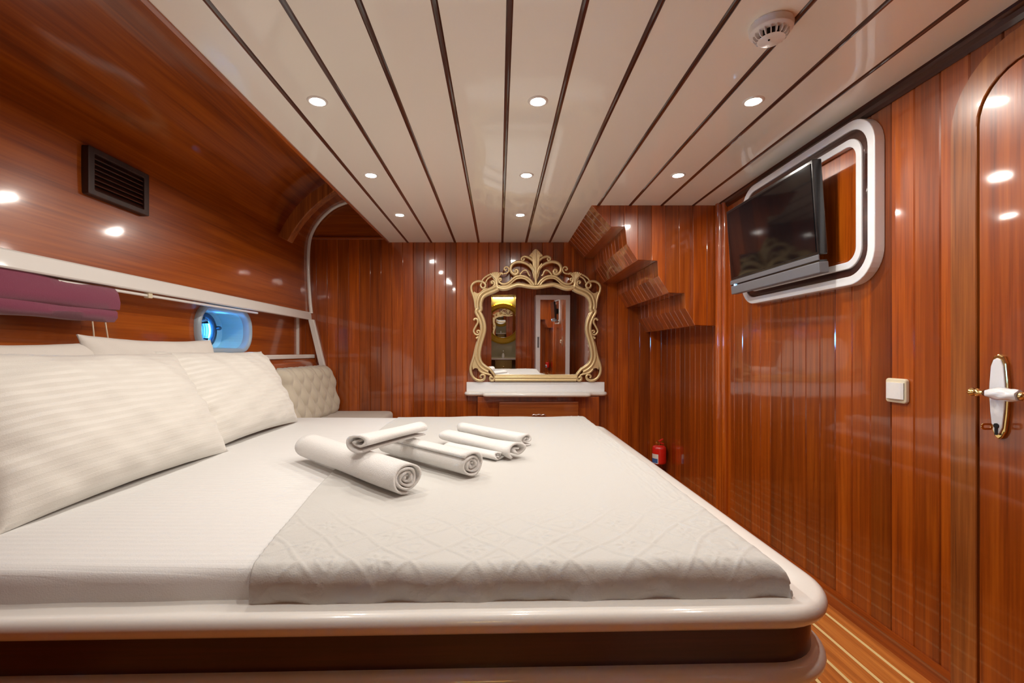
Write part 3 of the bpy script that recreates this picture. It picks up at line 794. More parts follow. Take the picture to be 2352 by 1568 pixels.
# ---- pillows
def pillow(name, L_, H_, T_, seed, mat, wr=0.006, flange=0.02):
    rnd = random.Random(seed); nu, nv = 56, 36; V = []; F = []
    ph = [rnd.uniform(0, 6.28) for _ in range(12)]
    def top(u, v, s):
        au, av = abs(u), abs(v)
        # corners drawn out, sides pulled in
        ex = 1-0.05*(1-av**2)*au**4-0.0; ey = 1-0.07*(1-au**2)*av**4
        x = u*L_/2*ex; y = v*H_/2*ey
        b = max(0, 1-au**3.2)*max(0, 1-av**2.8)
        h = T_/2*b**0.55
        edge = (au**6+av**6)
        w_ = wr*(math.sin(9*u+5*v+ph[0])*0.5+math.sin(14*v-7*u+ph[1])*0.4+math.sin(23*u+11*v+ph[2])*0.25)
        w_ += wr*1.6*math.exp(-((abs(u)-0.92)/0.10)**2)*math.sin(v*19+ph[3])*0.6
        w_ += wr*1.3*math.exp(-((v+0.85)/0.13)**2)*math.sin(u*21+ph[4])*0.7
        return x, y, s*(h+0.003)+w_*(0.35+0.65*min(1, b*2))
    for s in (1, -1):
        for j in range(nv+1):
            for i in range(nu+1):
                V.append(top(-1+2*i/nu, -1+2*j/nv, s))
    n1 = (nu+1)*(nv+1)
    for j in range(nv):
        for i in range(nu):
            a = j*(nu+1)+i
            F.append((a, a+1, a+nu+2, a+nu+1)); F.append((n1+a, n1+a+nu+1, n1+a+nu+2, n1+a+1))
    rim = [i for i in range(nu+1)]+[j*(nu+1)+nu for j in range(1, nv+1)]+[nv*(nu+1)+i for i in range(nu-1, -1, -1)]+[j*(nu+1) for j in range(nv-1, 0, -1)]
    m_ = len(rim)
    for k in range(m_):
        a, b = rim[k], rim[(k+1) % m_]; F.append((a, b, n1+b, n1+a))
    return mesh(name, V, F, smooth=True)
def place_pillow(me, bottom, top_, ycen, yaw, label, mat, roll=0.0):
    """bottom/top_: (x, z rel) of the lower and upper edge in the middle of the pillow"""
    bx_, bz = bottom; tx, tz = top_
    v_ax = Vector((tx-bx_, 0, tz-bz)).normalized(); u_ax = Vector((0, 1, 0)); n_ax = u_ax.cross(v_ax)
    if n_ax.x < 0: n_ax = -n_ax
    R = Matrix((u_ax, v_ax, n_ax)).transposed()
    R = Matrix.Rotation(yaw, 3, 'Z') @ R @ Matrix.Rotation(roll, 3, 'Z')
    c = Vector(((bx_+tx)/2, ycen, Z((bz+tz)/2)))
    o = obj('pillow', me, mat); o.matrix_world = Matrix.Translation(c) @ R.to_4x4()
    return tag(o, label, 'pillow', 'pillows leaning against the hull side')
place_pillow(pillow('pillow', 0.92, 0.48, 0.20, 3, 'linen', 0.0065), (-1.155, -0.412), (-1.385, -0.015), 1.535, 0.0, 'large white striped pillow nearest the camera, its corner resting on the sheet', 'linen')
place_pillow(pillow('pillow', 0.88, 0.47, 0.19, 5, 'linen', 0.0065), (-1.205, -0.412), (-1.42, 0.000), 2.37, 0.0, 'white striped pillow next to the quilted backrest, partly behind the nearest pillow', 'linen')
place_pillow(pillow('pillow', 0.76, 0.49, 0.11, 8, 'linen_plain'), (-1.355, -0.408), (-1.480, 0.058), 2.03, 0.0, 'plain white pillow at the back, pinched corner showing below the blind cords', 'linen_plain')
place_pillow(pillow('pillow', 0.76, 0.46, 0.11, 9, 'linen_plain'), (-1.355, -0.408), (-1.480, 0.033), 1.33, 0.0, 'plain white pillow at the back under the burgundy blind', 'linen_plain')

# ---- towels
def towel_roll(L_, a, b, turns, th, seed, flare=0.0, bend=0.0, twist=0.0, taper=0.0):
    """sheet wound in a spiral, section ellipse a x b, axis along local X"""
    rnd = random.Random(seed); nt_ = int(turns*26); nx = 14; p1, p2 = rnd.uniform(0, 6), rnd.uniform(0, 6)
    V = []; F = []
    for i in range(nx+1):
        t = i/nx; x = -L_/2+L_*t
        sc = 1+flare*max(0, (t-0.55)/0.45)**2-taper*(1-t)+0.02*math.sin(t*9+p1)
        for side in (0, 1):
            for k in range(nt_+1):
                s = k/nt_; ang = s*turns*2*PI+twist*t+p2*0.2
                r = 0.16+0.84*s-(th/b*0.9 if side else 0)
                r = max(r, 0.03)
                wob = 1+0.035*math.sin(ang*1.7+p1)+0.05*(1-s)*math.sin(ang*3+p2)
                y = a*r*math.cos(ang)*sc*wob; z = b*r*math.sin(ang)*sc*wob
                edge = 0.004*math.sin(ang*2.3+p1) if i in (0, nx) else 0
                V.append((x+edge*(1 if i else -1)-(0.006*(1-s) if i == nx else (-0.006*(1-s) if i == 0 else 0)), y+bend*math.sin(PI*t), z+b))
    m_ = 2*(nt_+1)
    for i in range(nx):
        for side in (0, 1):
            for k in range(nt_):
                q = i*m_+side*(nt_+1)+k
                F.append((q, q+1, q+1+m_, q+m_))
        for k in (0, nt_):
            q = i*m_+k; F.append((q, q+nt_+1, q+nt_+1+m_, q+m_))
    for i in (0, nx):
        for k in range(nt_):
            q = i*m_+k; F.append((q, q+1, q+nt_+2, q+nt_+1))
    return mesh('towel', V, F, smooth=False)
def towel(me, p0, p1, z0, z1, label, roll=0.0):
    """axis from p0 to p1 (plan), underside at z0..z1 above the bedspread"""
    a = Vector((p0[0], p0[1], z0)); b = Vector((p1[0], p1[1], z1)); x_ = (b-a).normalized()
    y_ = Vector((0, 0, 1)).cross(x_).normalized(); z_ = x_.cross(y_)
    R = Matrix((x_, y_, z_)).transposed() @ Matrix.Rotation(roll, 3, 'X')
    o = obj('towel', me, 'towel'); o.matrix_world = Matrix.Translation(Vector(((a.x+b.x)/2, (a.y+b.y)/2, HM+0.009+(z0+z1)/2))) @ R.to_4x4()
    for q in me.polygons: q.use_smooth = True
    return tag(o, label, 'towel', 'rolled white towels on the bed')
def axis_len(p0, p1): return math.hypot(p1[0]-p0[0], p1[1]-p0[1])
A0, A1 = (-0.745, 1.845), (-0.262, 1.355)
towel(towel_roll(axis_len(A0, A1), 0.056, 0.048, 3.6, 0.0075, 1), A0, A1, 0, 0, 'long rolled white bath towel nearest the camera, spiral end showing')
B0, B1 = (-0.455, 1.90), (-0.085, 1.535)
towel(towel_roll(axis_len(B0, B1), 0.051, 0.043, 3.2, 0.0075, 2), B0, B1, 0, 0, 'second rolled white bath towel lying right of the long one')
S0, S1 = (-0.30, 1.815), (-0.445, 1.475)
towel(towel_roll(axis_len(S0, S1), 0.052, 0.028, 1.7, 0.007, 3, flare=0.15), S0, S1, 0.092, 0.098, 'small rolled hand towel laid across the two bath towels')
R20, R21 = (-0.19, 2.42), (0.125, 2.07)
towel(towel_roll(axis_len(R20, R21), 0.044, 0.028, 1.8, 0.007, 4, flare=0.1), R20, R21, 0, 0, 'small rolled towel at the rear of the right-hand pile')
R30, R31 = (-0.215, 1.975), (0.00, 1.775)
towel(towel_roll(axis_len(R30, R31), 0.034, 0.020, 1.8, 0.007, 5), R30, R31, 0, 0, 'small rolled towel lowest in the right-hand pile')
R10, R11 = (-0.235, 2.14), (0.075, 1.81)
towel(towel_roll(axis_len(R10, R11), 0.050, 0.028, 1.5, 0.007, 6, flare=0.35), R10, R11, 0.010, 0.006, 'hand towel with open flared end on top of the right-hand pile')

# ================================================================== CORNER SEAT
st = thing('corner_seat', 'upholstered beige corner seat between bed and bulkhead', 'seat', (-1.10, 3.5, 0))
# seat cushion with rounded front corner
sp = [(-1.385, 3.13), (-0.93, 3.13), (-0.885, 3.15), (-0.87, 3.19), (-0.87, 3.85), (-0.885, 3.92), (-0.93, 3.945), (-1.385, 3.945)]
v, f = prism([(a+1.10, b-3.5) for a, b in sp], 'z', Z(-0.62), Z(-0.492))
obj('cushion', mesh('cushion', v, f, bevel=0.025, seg=4, smooth=True), 'seat', st)
v, f = prism([(max(a, -1.33)*0.97+1.067, b-3.5) for a, b in sp], 'z', 0.0, Z(-0.62))
obj('plinth', mesh('plinth', v, f, bevel=0.004), 'wood_z', st)
# tufted backrest on the hull side
V = []; F = []; ny, nz = 90, 34
by0, by1 = 3.06, 3.925
for j in range(nz+1):
    for i in range(ny+1):
        u, t = i/ny, j/nz
        yy = by0+(by1-by0)*u; zz = -0.485+(0.34)*t
        hx = -1.372-(t)*0.065
        q = 10*u; rr = 2.2*t
        wv = q+0.16*math.sin(2*PI*rr)*math.cos(PI*round(q))
        d = abs(math.sin(PI*wv))**0.7*(0.80+0.20*math.cos(2*PI*(rr+0.5*(int(wv) % 2))))
        e = min(1, min(u, 1-u)*22)**0.5*min(1, min(t, 1-t)*13)**0.5
        V.append((hx-0.03+(0.012+0.042*d)*e+0.008*e, yy-3.5, Z(zz)))
for V_ in range(len(V)): V[V_] = (V[V_][0]+1.10, V[V_][1], V[V_][2])
for j in range(nz):
    for i in range(ny): F.append((j*(ny+1)+i, j*(ny+1)+i+1, (j+1)*(ny+1)+i+1, (j+1)*(ny+1)+i))
bk = obj('backrest', mesh('backrest', V, F, smooth=True), 'beige', st)
so = bk.modifiers.new('depth', 'SOLIDIFY'); so.thickness = 0.04; so.offset = -1.0

# ================================================================== TELEVISION WALL
ts = thing('television_surround', 'raised rounded panel with double white outline behind the television', 'wall panel', (XR-0.012, 2.155, Z(0.571)))
RW, RH, RR = 0.465, 0.314, 0.125
def rr_(d): return rrect(RW-d, RH-d, RR-d*0.8, 10)
obj('outer_ring', ringm(rr_(0), rr_(0.034), 'x', -0.038, 0.0, 0.003), 'whitecool', ts)
obj('wood_band', ringm(rr_(0.034), rr_(0.064), 'x', -0.030, 0.0), 'wood_dark', ts)
obj('inner_ring', ringm(rr_(0.064), rr_(0.092), 'x', -0.037, 0.0, 0.003), 'whitecool', ts)
v, f = prism(rr_(0.091), 'x', -0.014, 0.0)
obj('centre_panel', mesh('centre', v, f), 'wood_z', ts)
# TV
tv = thing('television', 'black flat television with silver speaker bar tilted down from the right wall', 'television', (1.262, 2.222, Z(0.545)), (0, math.radians(-4.0), 0))
box('casing', -0.002, 0.035, -0.355, 0.355, -0.158, 0.222, 'black', tv, 0.004)
box('screen', -0.0045, 0.0, -0.342, 0.342, -0.146, 0.208, 'screen', tv, 0.001)
box('bezel_strip', -0.0065, 0.0, -0.355, 0.355, -0.180, -0.158, 'silver', tv, 0.002)
sb = box('speaker_bar', -0.005, 0.035, -0.355, 0.355, -0.232, -0.186, 'silver', tv, 0.004)
box('groove', -0.001, 0.030, -0.353, 0.353, -0.187, -0.179, 'black', tv)
v, f = lathe([(0, -0.0075), (0.004, -0.0075), (0.004, -0.004), (0, -0.004)], 10, 'x', (0, 0.310, -0.184))
obj('standby_light', mesh('led', v, f), 'led', tv)
box('wall_mount', 0.035, 0.112, -0.06, 0.06, -0.06, 0.06, 'black', tv, 0.004)
# light switch
sw = thing('light_switch', 'white rounded light switch on the boarded right wall', 'light switch', (XR-0.012, 1.630, Z(-0.134)))
v, f = prism(rrect(0.042, 0.042, 0.010, 5), 'x', -0.014, 0.0)
obj('plate', mesh('plate', v, f, bevel=0.004, seg=2, angle=60), 'ivory', sw)
V = []; F = []; n = 9
for i in range(n+1):
    a = -1+2*i/n; V += [(-0.014-0.010*math.sqrt(max(0, 1-(a*0.96)**2)), a*0.036, -0.028), (-0.014-0.010*math.sqrt(max(0, 1-(a*0.96)**2)), a*0.036, 0.028)]
for i in range(n): F.append((2*i, 2*i+2, 2*i+3, 2*i+1))
V += [(-0.012, -0.036, -0.028), (-0.012, -0.036, 0.028), (-0.012, 0.036, -0.028), (-0.012, 0.036, 0.028)]
F += [tuple([2*i for i in range(n+1)]+[2*n+4, 2*n+2]), tuple([2*i+1 for i in range(n+1)]+[2*n+5, 2*n+3])]
obj('rocker', mesh('rocker', V, F, smooth=False), 'plastic', sw)
# fire extinguisher
fe = thing('fire_extinguisher', 'small red fire extinguisher with blue and white label in the far corner', 'fire extinguisher', (1.318, 3.868, Z(-0.915)))
v, f = lathe([(0.0, 0.0), (0.048, 0.0), (0.055, 0.006), (0.056, 0.02), (0.056, 0.122), (0.052, 0.137), (0.040, 0.147), (0.018, 0.150), (0.0, 0.150)], 32)
bo = obj('cylinder', mesh('cyl', v, f, smooth=True), 'red', fe)
def curved_label(z0, z1, a0, a1, r):
    V = []; F = []; n = 8
    for i in range(n+1):
        a = a0+(a1-a0)*i/n; V += [(r*math.cos(a), r*math.sin(a), z0), (r*math.cos(a), r*math.sin(a), z1)]
    for i in range(n): F.append((2*i, 2*i+2, 2*i+3, 2*i+1))
    return mesh('label', V, F, smooth=True)
obj('label_sheet', curved_label(0.006, 0.082, PI*0.98, PI*1.36, 0.0565), 'plastic', bo)
M['blue'] = plain('blue_print', (0.05, 0.14, 0.40), 0.4)
obj('label_print', curved_label(0.010, 0.046, PI*0.99, PI*1.33, 0.0570), 'blue', bo)
v, f = tube([(0, 0, 0.148), (0, 0, 0.178)], 0.010, 10); obj('valve', mesh('valve', v, f, smooth=True), 'brass', fe)
prismo('squeeze_lever', [(-0.030, 0.180), (-0.006, 0.186), (0.030, 0.204), (0.034, 0.198), (0.004, 0.176), (-0.028, 0.172)], 'y', -0.008, 0.008, 'red', fe, 0.002)
prismo('carry_handle', [(-0.008, 0.170), (0.012, 0.172), (0.040, 0.162), (0.038, 0.155), (0.010, 0.162), (-0.008, 0.162)], 'y', -0.008, 0.008, 'red', fe, 0.002)
v, f = lathe([(0.0, 0), (0.013, 0), (0.013, -0.010), (0.0, -0.012)], 14, 'y', (-0.022, -0.010, 0.176)); obj('gauge', mesh('gauge', v, f), 'brass', fe)
prismo('wall_bracket', [(-0.020, 0.03), (0.020, 0.03), (0.020, 0.12), (-0.020, 0.12)], 'y', 0.052, 0.078, 'dark', fe, 0.002)

# ================================================================== DRESSING TABLE AND GILT MIRROR
ds = thing('dressing_shelf', 'white gloss shelf with rounded stepped front below the gilt mirror', 'shelf', (0.305, D-0.012, Z(-0.33)))
box('backsplash', -0.575, 0.575, -0.030, 0.0, 0.0, 0.079, 'whitecool', ds, 0.003)
def shelf_outline(g):
    w1, w2, d1, d2 = 0.590+g, 0.435+g, 0.095+g, 0.195+g
    pts = [(-w1, 0.0)]
    pts += [(-w1+0.045-0.045*math.cos(PI/2*k/5), -d1+0.045-0.045*math.sin(PI/2*k/5)) for k in range(6)]
    pts += [(-w2-0.030, -d1), (-w2-0.006, -d1-0.010), (-w2, -d1-0.022)]
    pts += [(-w2+0.028-0.028*math.cos(PI/2*k/4), -d2+0.028-0.028*math.sin(PI/2*k/4)) for k in range(5)]
    return pts+[(-a, b) for a, b in reversed(pts)]
prof = [(-0.020, 0.0), (-0.006, -0.002), (0.0, -0.010), (0.001, -0.020), (-0.004, -0.030), (-0.014, -0.034)]
V = []; F = []; n = len(shelf_outline(0))
for g, h in prof: V += [(a, min(b, 0.0), h+0.002) for a, b in shelf_outline(g)]
for r in range(len(prof)-1):
    for k in range(n): F.append((r*n+k, r*n+(k+1) % n, (r+1)*n+(k+1) % n, (r+1)*n+k))
F += [tuple(range(n)), tuple(range((len(prof)-1)*n, len(prof)*n))]
obj('shelf_top', mesh('shelf', V, F, smooth=True, angle=60), 'white', ds)
cb = thing('dressing_cabinet', 'dark mahogany cabinet with orange-brown drawer front below the white shelf', 'cabinet', (0.325, D-0.012, 0))
box('body', -0.50, 0.50, -0.085, 0.0, 0.0, Z(-0.366), 'wood_z', cb, 0.003)
M['drawer'] = wood('drawer_wood', (0.22, 0.05, 0.008), (0.34, 0.085, 0.014), (0.44, 0.13, 0.022), 'x', vary=0.02)
dw = box('drawer', -0.325, 0.325, -0.115, -0.085, Z(-0.565), Z(-0.405), 'drawer', cb, 0.006, 2)
hp = [(-0.055, -0.012), (-0.04, -0.004), (-0.022, -0.009), (0, -0.003), (0.022, -0.009), (0.04, -0.004), (0.055, -0.012)]
v, f = tube(catmull([(a, -0.122-0.006*math.cos(a*28), Z(-0.505)+b) for a, b in hp], 4), 0.005, 8, 1.0, Vector((0, 0, 1)))
obj('handle', mesh('handle', v, f, smooth=True), 'chrome', dw)

mg = thing('gilt_mirror', 'ornate champagne gold mirror with scrolls and palmette standing on the white shelf', 'mirror', (0.305, D-0.050, Z(-0.251)), (math.radians(1.6), 0, 0))
MS = 0.003611
def z2(x, y): return ((1070+x/10.115-1230.5)*MS, (876.5-(565+y/10.115))*MS)
def z4(x, y): return ((1070+x/8.709-1230.5)*MS, (876.5-(710+y/8.709))*MS)
def stroke(pts, r0, r1=None, flat=0.8, n=5, yoff=0.0, both=True, ns=8, mid=None):
    """tapered scroll in the mirror plane and its reflection"""
    c = catmull([(a, yoff, b) for a, b in pts], n); m_ = len(c); r1 = r0 if r1 is None else r1
    rad = []
    for i in range(m_):
        t = i/(m_-1); r = r0+(r1-r0)*t
        if mid: r = r0*(1-t)**2+2*mid*t*(1-t)+r1*t*t
        rad.append(r)
    out = [tube(c, rad, ns, flat)]
    if both: out.append(tube([(-p.x, p.y, p.z) for p in c], rad, ns, flat))
    return out
def part(name, pieces, mat='gold'):
    lr = {-1: [], 0: [], 1: []}
    for v, f in pieces:
        c = sum(p[0] for p in v)/len(v)
        lr[0 if (name in ('palmette', 'top_rail', 'foot_bar') or abs(c) < 1e-3) else (1 if c > 0 else -1)].append((v, f))
    for k in lr:
        if lr[k]:
            v, f = merge(lr[k]); obj(name, mesh(name, v, f, smooth=True), mat, mg)
def plate(pts, y0, y1):
    P = [prism(pts, 'y', y0, y1), prism([(-a, b) for a, b in reversed(pts)], 'y', y0, y1)]
    return P
# side frame, two parallel ridges from the top joint to the foot scroll
side = [z2(*p) for p in ((735, 955), (640, 1005), (530, 1048), (430, 1100), (360, 1175), (322, 1270), (308, 1370), (315, 1460))]
side += [z4(*p) for p in ((238, 40), (285, 130), (322, 220), (344, 310), (348, 400), (330, 495), (302, 590), (276, 680), (256, 770), (243, 860), (244, 950), (268, 1040), (315, 1115), (385, 1172), (460, 1212))]
foot = [z4(*p) for p in ((540, 1265), (578, 1325), (568, 1390), (525, 1418), (485, 1395), (485, 1352), (518, 1342), (530, 1372))]
sc_ = catmull([(a, 0, b) for a, b in side], 5)
def offs(curve, d):
    o = []
    for i, p in enumerate(curve):
        t = (curve[min(i+1, len(curve)-1)]-curve[max(i-1, 0)]).normalized(); o.append((p.x-t.z*d, p.z+t.x*d))
    return o
inner_ = offs(sc_, 0.013); outer_ = offs(sc_, -0.015)
P = []
P += stroke(inner_+foot, 0.017, 0.010, 0.9, 2, -0.004)
P += stroke(outer_, 0.014, 0.012, 0.9, 2, -0.002)
P += stroke(offs(sc_, 0.0), 0.012, 0.012, 0.7, 2, 0.004)
part('side_frame', P)
# lower corner loops
lc = [z4(*p) for p in ((232, 640), (205, 740), (178, 860), (148, 980), (112, 1090), (95, 1180), (108, 1280), (160, 1365), (235, 1410), (310, 1415), (365, 1385), (380, 1335), (352, 1300), (308, 1308), (290, 1342), (312, 1368))]
P = stroke(lc, 0.010, 0.007, 0.9, 5, 0.0, mid=0.016)
P += plate([z4(*p) for p in ((232, 640), (190, 850), (125, 1080), (140, 1200), (165, 1175), (205, 1165), (245, 1185), (290, 1240), (340, 1268), (470, 1290), (440, 1215), (300, 1120), (240, 1000), (235, 820))], -0.004, 0.010)
P += stroke([z4(*p) for p in ((250, 1190), (300, 1245), (370, 1275), (450, 1290), (510, 1320))], 0.010, 0.008, 0.9, 4, 0.0)
part('lower_scroll', P)
# upper corner loops
uc = [z2(*p) for p in ((262, 1560), (225, 1420), (208, 1270), (175, 1140), (135, 1030), (130, 930), (180, 855), (265, 815), (350, 815), (425, 848), (458, 905), (440, 955), (395, 968), (355, 938), (348, 885), (372, 852))]
P = stroke(uc, 0.008, 0.007, 0.9, 5, 0.0, mid=0.014)
P += plate([z2(*p) for p in ((262, 1560), (212, 1300), (165, 1080), (200, 1050), (250, 1085), (300, 1085), (350, 1050), (410, 985), (500, 970), (430, 1080), (330, 1180), (285, 1330))], -0.004, 0.010)
part('upper_scroll', P)
# shell at the shoulders
P = []
for k in range(7):
    t = k/6; tip = z2(572+250*t, 640-38*math.sin(PI*t)); P += stroke([z2(725, 850), z2(690+50*t, 760), z2(625+150*t, 690), tip], 0.006, 0.0085, 1.0, 4, -0.006)
P += plate([z2(*p) for p in ((700, 870), (580, 650), (640, 605), (740, 600), (815, 630), (790, 680), (750, 860))], -0.004, 0.008)
P += stroke([z2(*p) for p in ((735, 960), (722, 900), (705, 830), (690, 770))], 0.016, 0.010, 0.9, 4, -0.002)
P += stroke([z2(*p) for p in ((585, 645), (500, 685), (420, 745), (372, 815))], 0.008, 0.007, 0.9, 4)
P += stroke([z2(*p) for p in ((600, 700), (535, 735), (485, 790), (465, 850))], 0.008, 0.006, 0.9, 4)
P += stroke([z2(*p) for p in ((560, 985), (630, 945), (668, 890), (660, 830), (622, 805), (592, 828), (605, 860), (632, 852))], 0.012, 0.008, 0.9, 4)
P += stroke([z2(*p) for p in ((760, 660), (800, 625), (845, 630), (850, 660))], 0.007, 0.008, 0.9, 4)
part('shoulder_shell', P)
# crest
P = []
P += stroke([z2(*p) for p in ((738, 958), (850, 985), (960, 975), (1080, 932), (1200, 895), (1310, 903), (1460, 930), (1623, 948))], 0.015, 0.015, 0.9, 5, -0.004)
P += stroke([z2(*p) for p in ((745, 915), (850, 945), (960, 940), (1080, 900), (1200, 868), (1310, 878), (1460, 905), (1623, 920))], 0.010, 0.010, 0.9, 5, 0.0)
part('top_rail', P)
P = []
big = [z2(*p) for p in ((1580, 895), (1510, 800), (1410, 722), (1290, 690), (1170, 706), (1085, 760), (1005, 832), (920, 872), (840, 872), (780, 832), (765, 780), (788, 745), (820, 758), (815, 792), (790, 792))]
P += stroke(big, 0.011, 0.008, 0.9, 5, -0.002)
bigc = catmull([(a, 0, b) for a, b in big[:9]], 5)
P += stroke(offs(bigc, 0.017), 0.009, 0.006, 0.9, 2, 0.0)
P += stroke([z2(*p) for p in ((1615, 700), (1560, 560), (1470, 450), (1350, 385), (1220, 365), (1110, 398), (1052, 465), (1040, 540), (1070, 610), (1130, 652), (1190, 635), (1212, 585), (1182, 545), (1140, 560), (1142, 600), (1170, 598))], 0.010, 0.008, 0.9, 5, 0.0, mid=0.018)
P += stroke([z2(*p) for p in ((1610, 430), (1545, 335), (1462, 270), (1372, 240), (1302, 268), (1290, 315), (1328, 335), (1358, 302), (1335, 290))], 0.012, 0.007, 0.9, 5)
P += stroke([z2(*p) for p in ((870, 640), (940, 630), (988, 590), (1000, 530), (962, 482), (908, 490), (895, 538), (925, 560), (945, 535))], 0.007, 0.007, 0.9, 5)
P += stroke([z2(*p) for p in ((1255, 660), (1315, 585), (1385, 555), (1432, 592), (1455, 650), (1490, 690))], 0.008, 0.008, 0.9, 5)
part('crest_scrolls', P)
# palmette
P = []
for (tx, ty) in ((1478, 215), (1500, 190), (1528, 160), (1555, 128), (1585, 98), (1612, 82)):
    P += stroke([z2(1612, 640), z2(1590+0.2*(tx-1590), 420+0.1*ty), z2((tx+1600)/2+6, (ty+300)/2), z2(tx, ty)], 0.006, 0.010, 0.9, 4, -0.004)
for (tx, ty) in ((1480, 412), (1500, 440), (1535, 490), (1560, 540)):
    P += stroke([z2(1620, 880), z2(1600, 700), z2((tx+1605)/2, (ty+560)/2), z2(tx, ty)], 0.006, 0.009, 0.9, 4, -0.006)
P += [tube(catmull([(0, -0.008, z2(1623, 900)[1]), (0, -0.010, z2(1623, 500)[1]), (0, -0.006, z2(1623, 78)[1])], 6), [0.012-0.0003*i for i in range(13)], 8, 0.9)]
P += [prism([z2(*p) for p in ((1623, 890), (1570, 720), (1530, 560), (1590, 480), (1560, 340), (1490, 220), (1623, 80))]+[(-a, b) for a, b in [z2(*p) for p in ((1490, 220), (1560, 340), (1590, 480), (1530, 560), (1570, 720))]], 'y', -0.002, 0.010)]
part('palmette', P)
# side S scrolls
P = stroke([z4(*p) for p in ((158, 212), (190, 180), (232, 198), (240, 255), (205, 325), (168, 395), (160, 440), (190, 490), (240, 502), (275, 470), (276, 428), (242, 415), (220, 440), (240, 466))], 0.010, 0.007, 0.9, 5)
P += stroke([z4(*p) for p in ((212, 575), (240, 548), (272, 580), (285, 640))], 0.010, 0.006, 0.9, 4)
part('side_scroll', P)
# foot bar in two ridges
x_ = z4(585, 0)[0]
za, zb, zc_ = z4(0, 1318)[1], z4(0, 1355)[1], z4(0, 1405)[1]
P = [tube([(x_, 0, za), (-x_, 0, za)], 0.008, 8, 0.9), tube([(x_, -0.006, zb), (-x_, -0.006, zb)], 0.013, 8, 0.9), tube([(x_, -0.004, zc_), (-x_, -0.004, zc_)], 0.012, 8, 0.9)]
part('foot_bar', P)
# glass
gl = [(p.x, p.z) for p in sc_]; gl = [(a+0.004, b) for a, b in gl]
tr = [z2(*p) for p in ((850, 985), (960, 975), (1080, 932), (1200, 895), (1310, 903), (1460, 930), (1623, 948))]
half = list(reversed(tr))+gl+[(z4(560, 1300))]
poly = half+[(-a, b) for a, b in reversed(half[1:])]
v, f = prism(poly, 'y', 0.010, 0.014)
obj('glass', mesh('glass', v, f), 'mirror', mg)

# ================================================================== BEHIND THE CAMERA (seen in the gilt mirror)
wd = thing('wardrobe', 'tall white wardrobe with mirrored door, seen reflected in the gilt mirror', 'wardrobe', (0.955, YB+0.012, 0))
box('body', -0.305, 0.305, 0.0, 0.36, 0.0, Z(0.76), 'whitecool', wd, 0.003)
o_ = [(a, b+Z(0.0)-0.005) for a, b in rrect(0.30, 0.755, 0.003, 1)]; i_ = [(a, b+Z(0.0)+0.01) for a, b in rrect(0.225, 0.665, 0.003, 1)]
dd = obj('door', ringm(o_, i_, 'y', 0.362, 0.385, 0.002), 'whitecool', wd)
obj('door_mirror', boxm(-0.226, 0.226, 0.366, 0.372, Z(-0.66), Z(0.68)), 'mirror', dd)
box('pull', -0.275, -0.245, 0.385, 0.392, Z(-0.17), Z(0.02), 'silver', dd, 0.002)
box('plinth', -0.30, 0.30, 0.362, 0.375, 0.02, Z(-0.775), 'whitecool', wd, 0.002)
bv = thing('washbasin_cabinet', 'ochre bathroom cabinet with drawer, seen through the doorway in the mirror', 'cabinet', (0.09, -1.95, 0))
M['ochre'] = plain('ochre_panel', (0.30, 0.19, 0.04), 0.4, coat=0.5)
box('body', -0.17, 0.17, 0.0, 0.42, 0.0, Z(-0.46), 'ochre', bv, 0.003)
dq = box('drawer', -0.16, 0.16, 0.42, 0.435, Z(-0.85), Z(-0.49), 'ochre', bv, 0.003)
v, f = lathe([(0.0, 0.0), (0.012, 0.0), (0.014, 0.018), (0.0, 0.022)], 12, 'y', (0, 0.435, Z(-0.60))); obj('knob', mesh('knob', v, f, smooth=True), 'brass', dq)
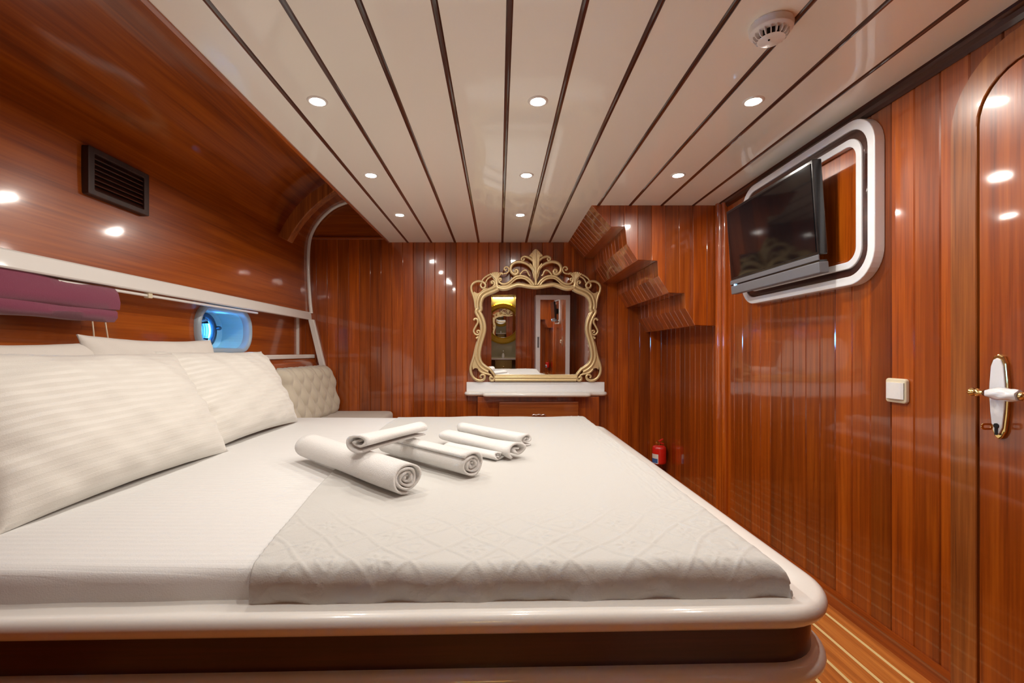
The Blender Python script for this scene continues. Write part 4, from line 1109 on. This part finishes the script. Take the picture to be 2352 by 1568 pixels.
wt = box('washstand_top', -0.45, 0.65, -1.95, -1.50, Z(-0.458), Z(-0.428), 'whitecool', None, 0.006); tag(wt, 'white washstand counter above the ochre bathroom cabinet in the mirror', 'counter')
sp_ = thing('soap_dispenser', 'small clear white soap dispenser on the washstand counter in the mirror', 'soap dispenser', (0.085, -1.62, Z(-0.427)))
v, f = lathe([(0.0, 0), (0.028, 0), (0.030, 0.01), (0.028, 0.07), (0.014, 0.09), (0.010, 0.10), (0.0, 0.10)], 16); obj('bottle', mesh('bottle', v, f, smooth=True), 'porcelain', sp_)
v, f = tube([(0, 0, 0.10), (0, 0, 0.135), (0.0, 0.03, 0.14)], 0.006, 8, 1.0, Vector((1, 0, 0))); obj('pump', mesh('pump', v, f, smooth=True), 'chrome', sp_)
rm = thing('round_mirror', 'round bathroom mirror in a fluted yellow gold rim seen through the doorway', 'mirror', (0.085, -1.945, Z(0.27)))
M['goldrim'] = plain('yellow_gold_rim', (0.75, 0.50, 0.06), 0.3, metal=0.7)
V = []; F = []; n = 120
prof = [(0.30, 0.0), (0.30, 0.03), (0.33, 0.05), (0.40, 0.045), (0.43, 0.02), (0.43, 0.0)]
for r, h in prof:
    for k in range(n):
        q = 1+0.012*(k % 2)*(1 if 0.31 < r < 0.42 else 0); a = 2*PI*k/n; V.append((r*q*math.cos(a), h, r*q*math.sin(a)))
for i in range(len(prof)-1):
    for k in range(n): F.append((i*n+k, i*n+(k+1) % n, (i+1)*n+(k+1) % n, (i+1)*n+k))
obj('rim', mesh('rim', V, F), 'goldrim', rm)
v, f = lathe([(0.0, 0.005), (0.305, 0.005), (0.305, 0.010), (0.0, 0.010)], 48, 'y'); obj('glass', mesh('glass', v, f), 'mirror', rm)
bl_ = thing('bathroom_lamp', 'glowing strip lamp above the round bathroom mirror', 'lamp', (0.085, -1.945, Z(0.80)))
box('lamp_body', -0.22, 0.22, 0.0, 0.06, 0.0, 0.03, 'chrome', bl_, 0.003)
box('diffuser', -0.21, 0.21, 0.01, 0.055, -0.02, 0.0, 'bathlamp', bl_, 0.004)
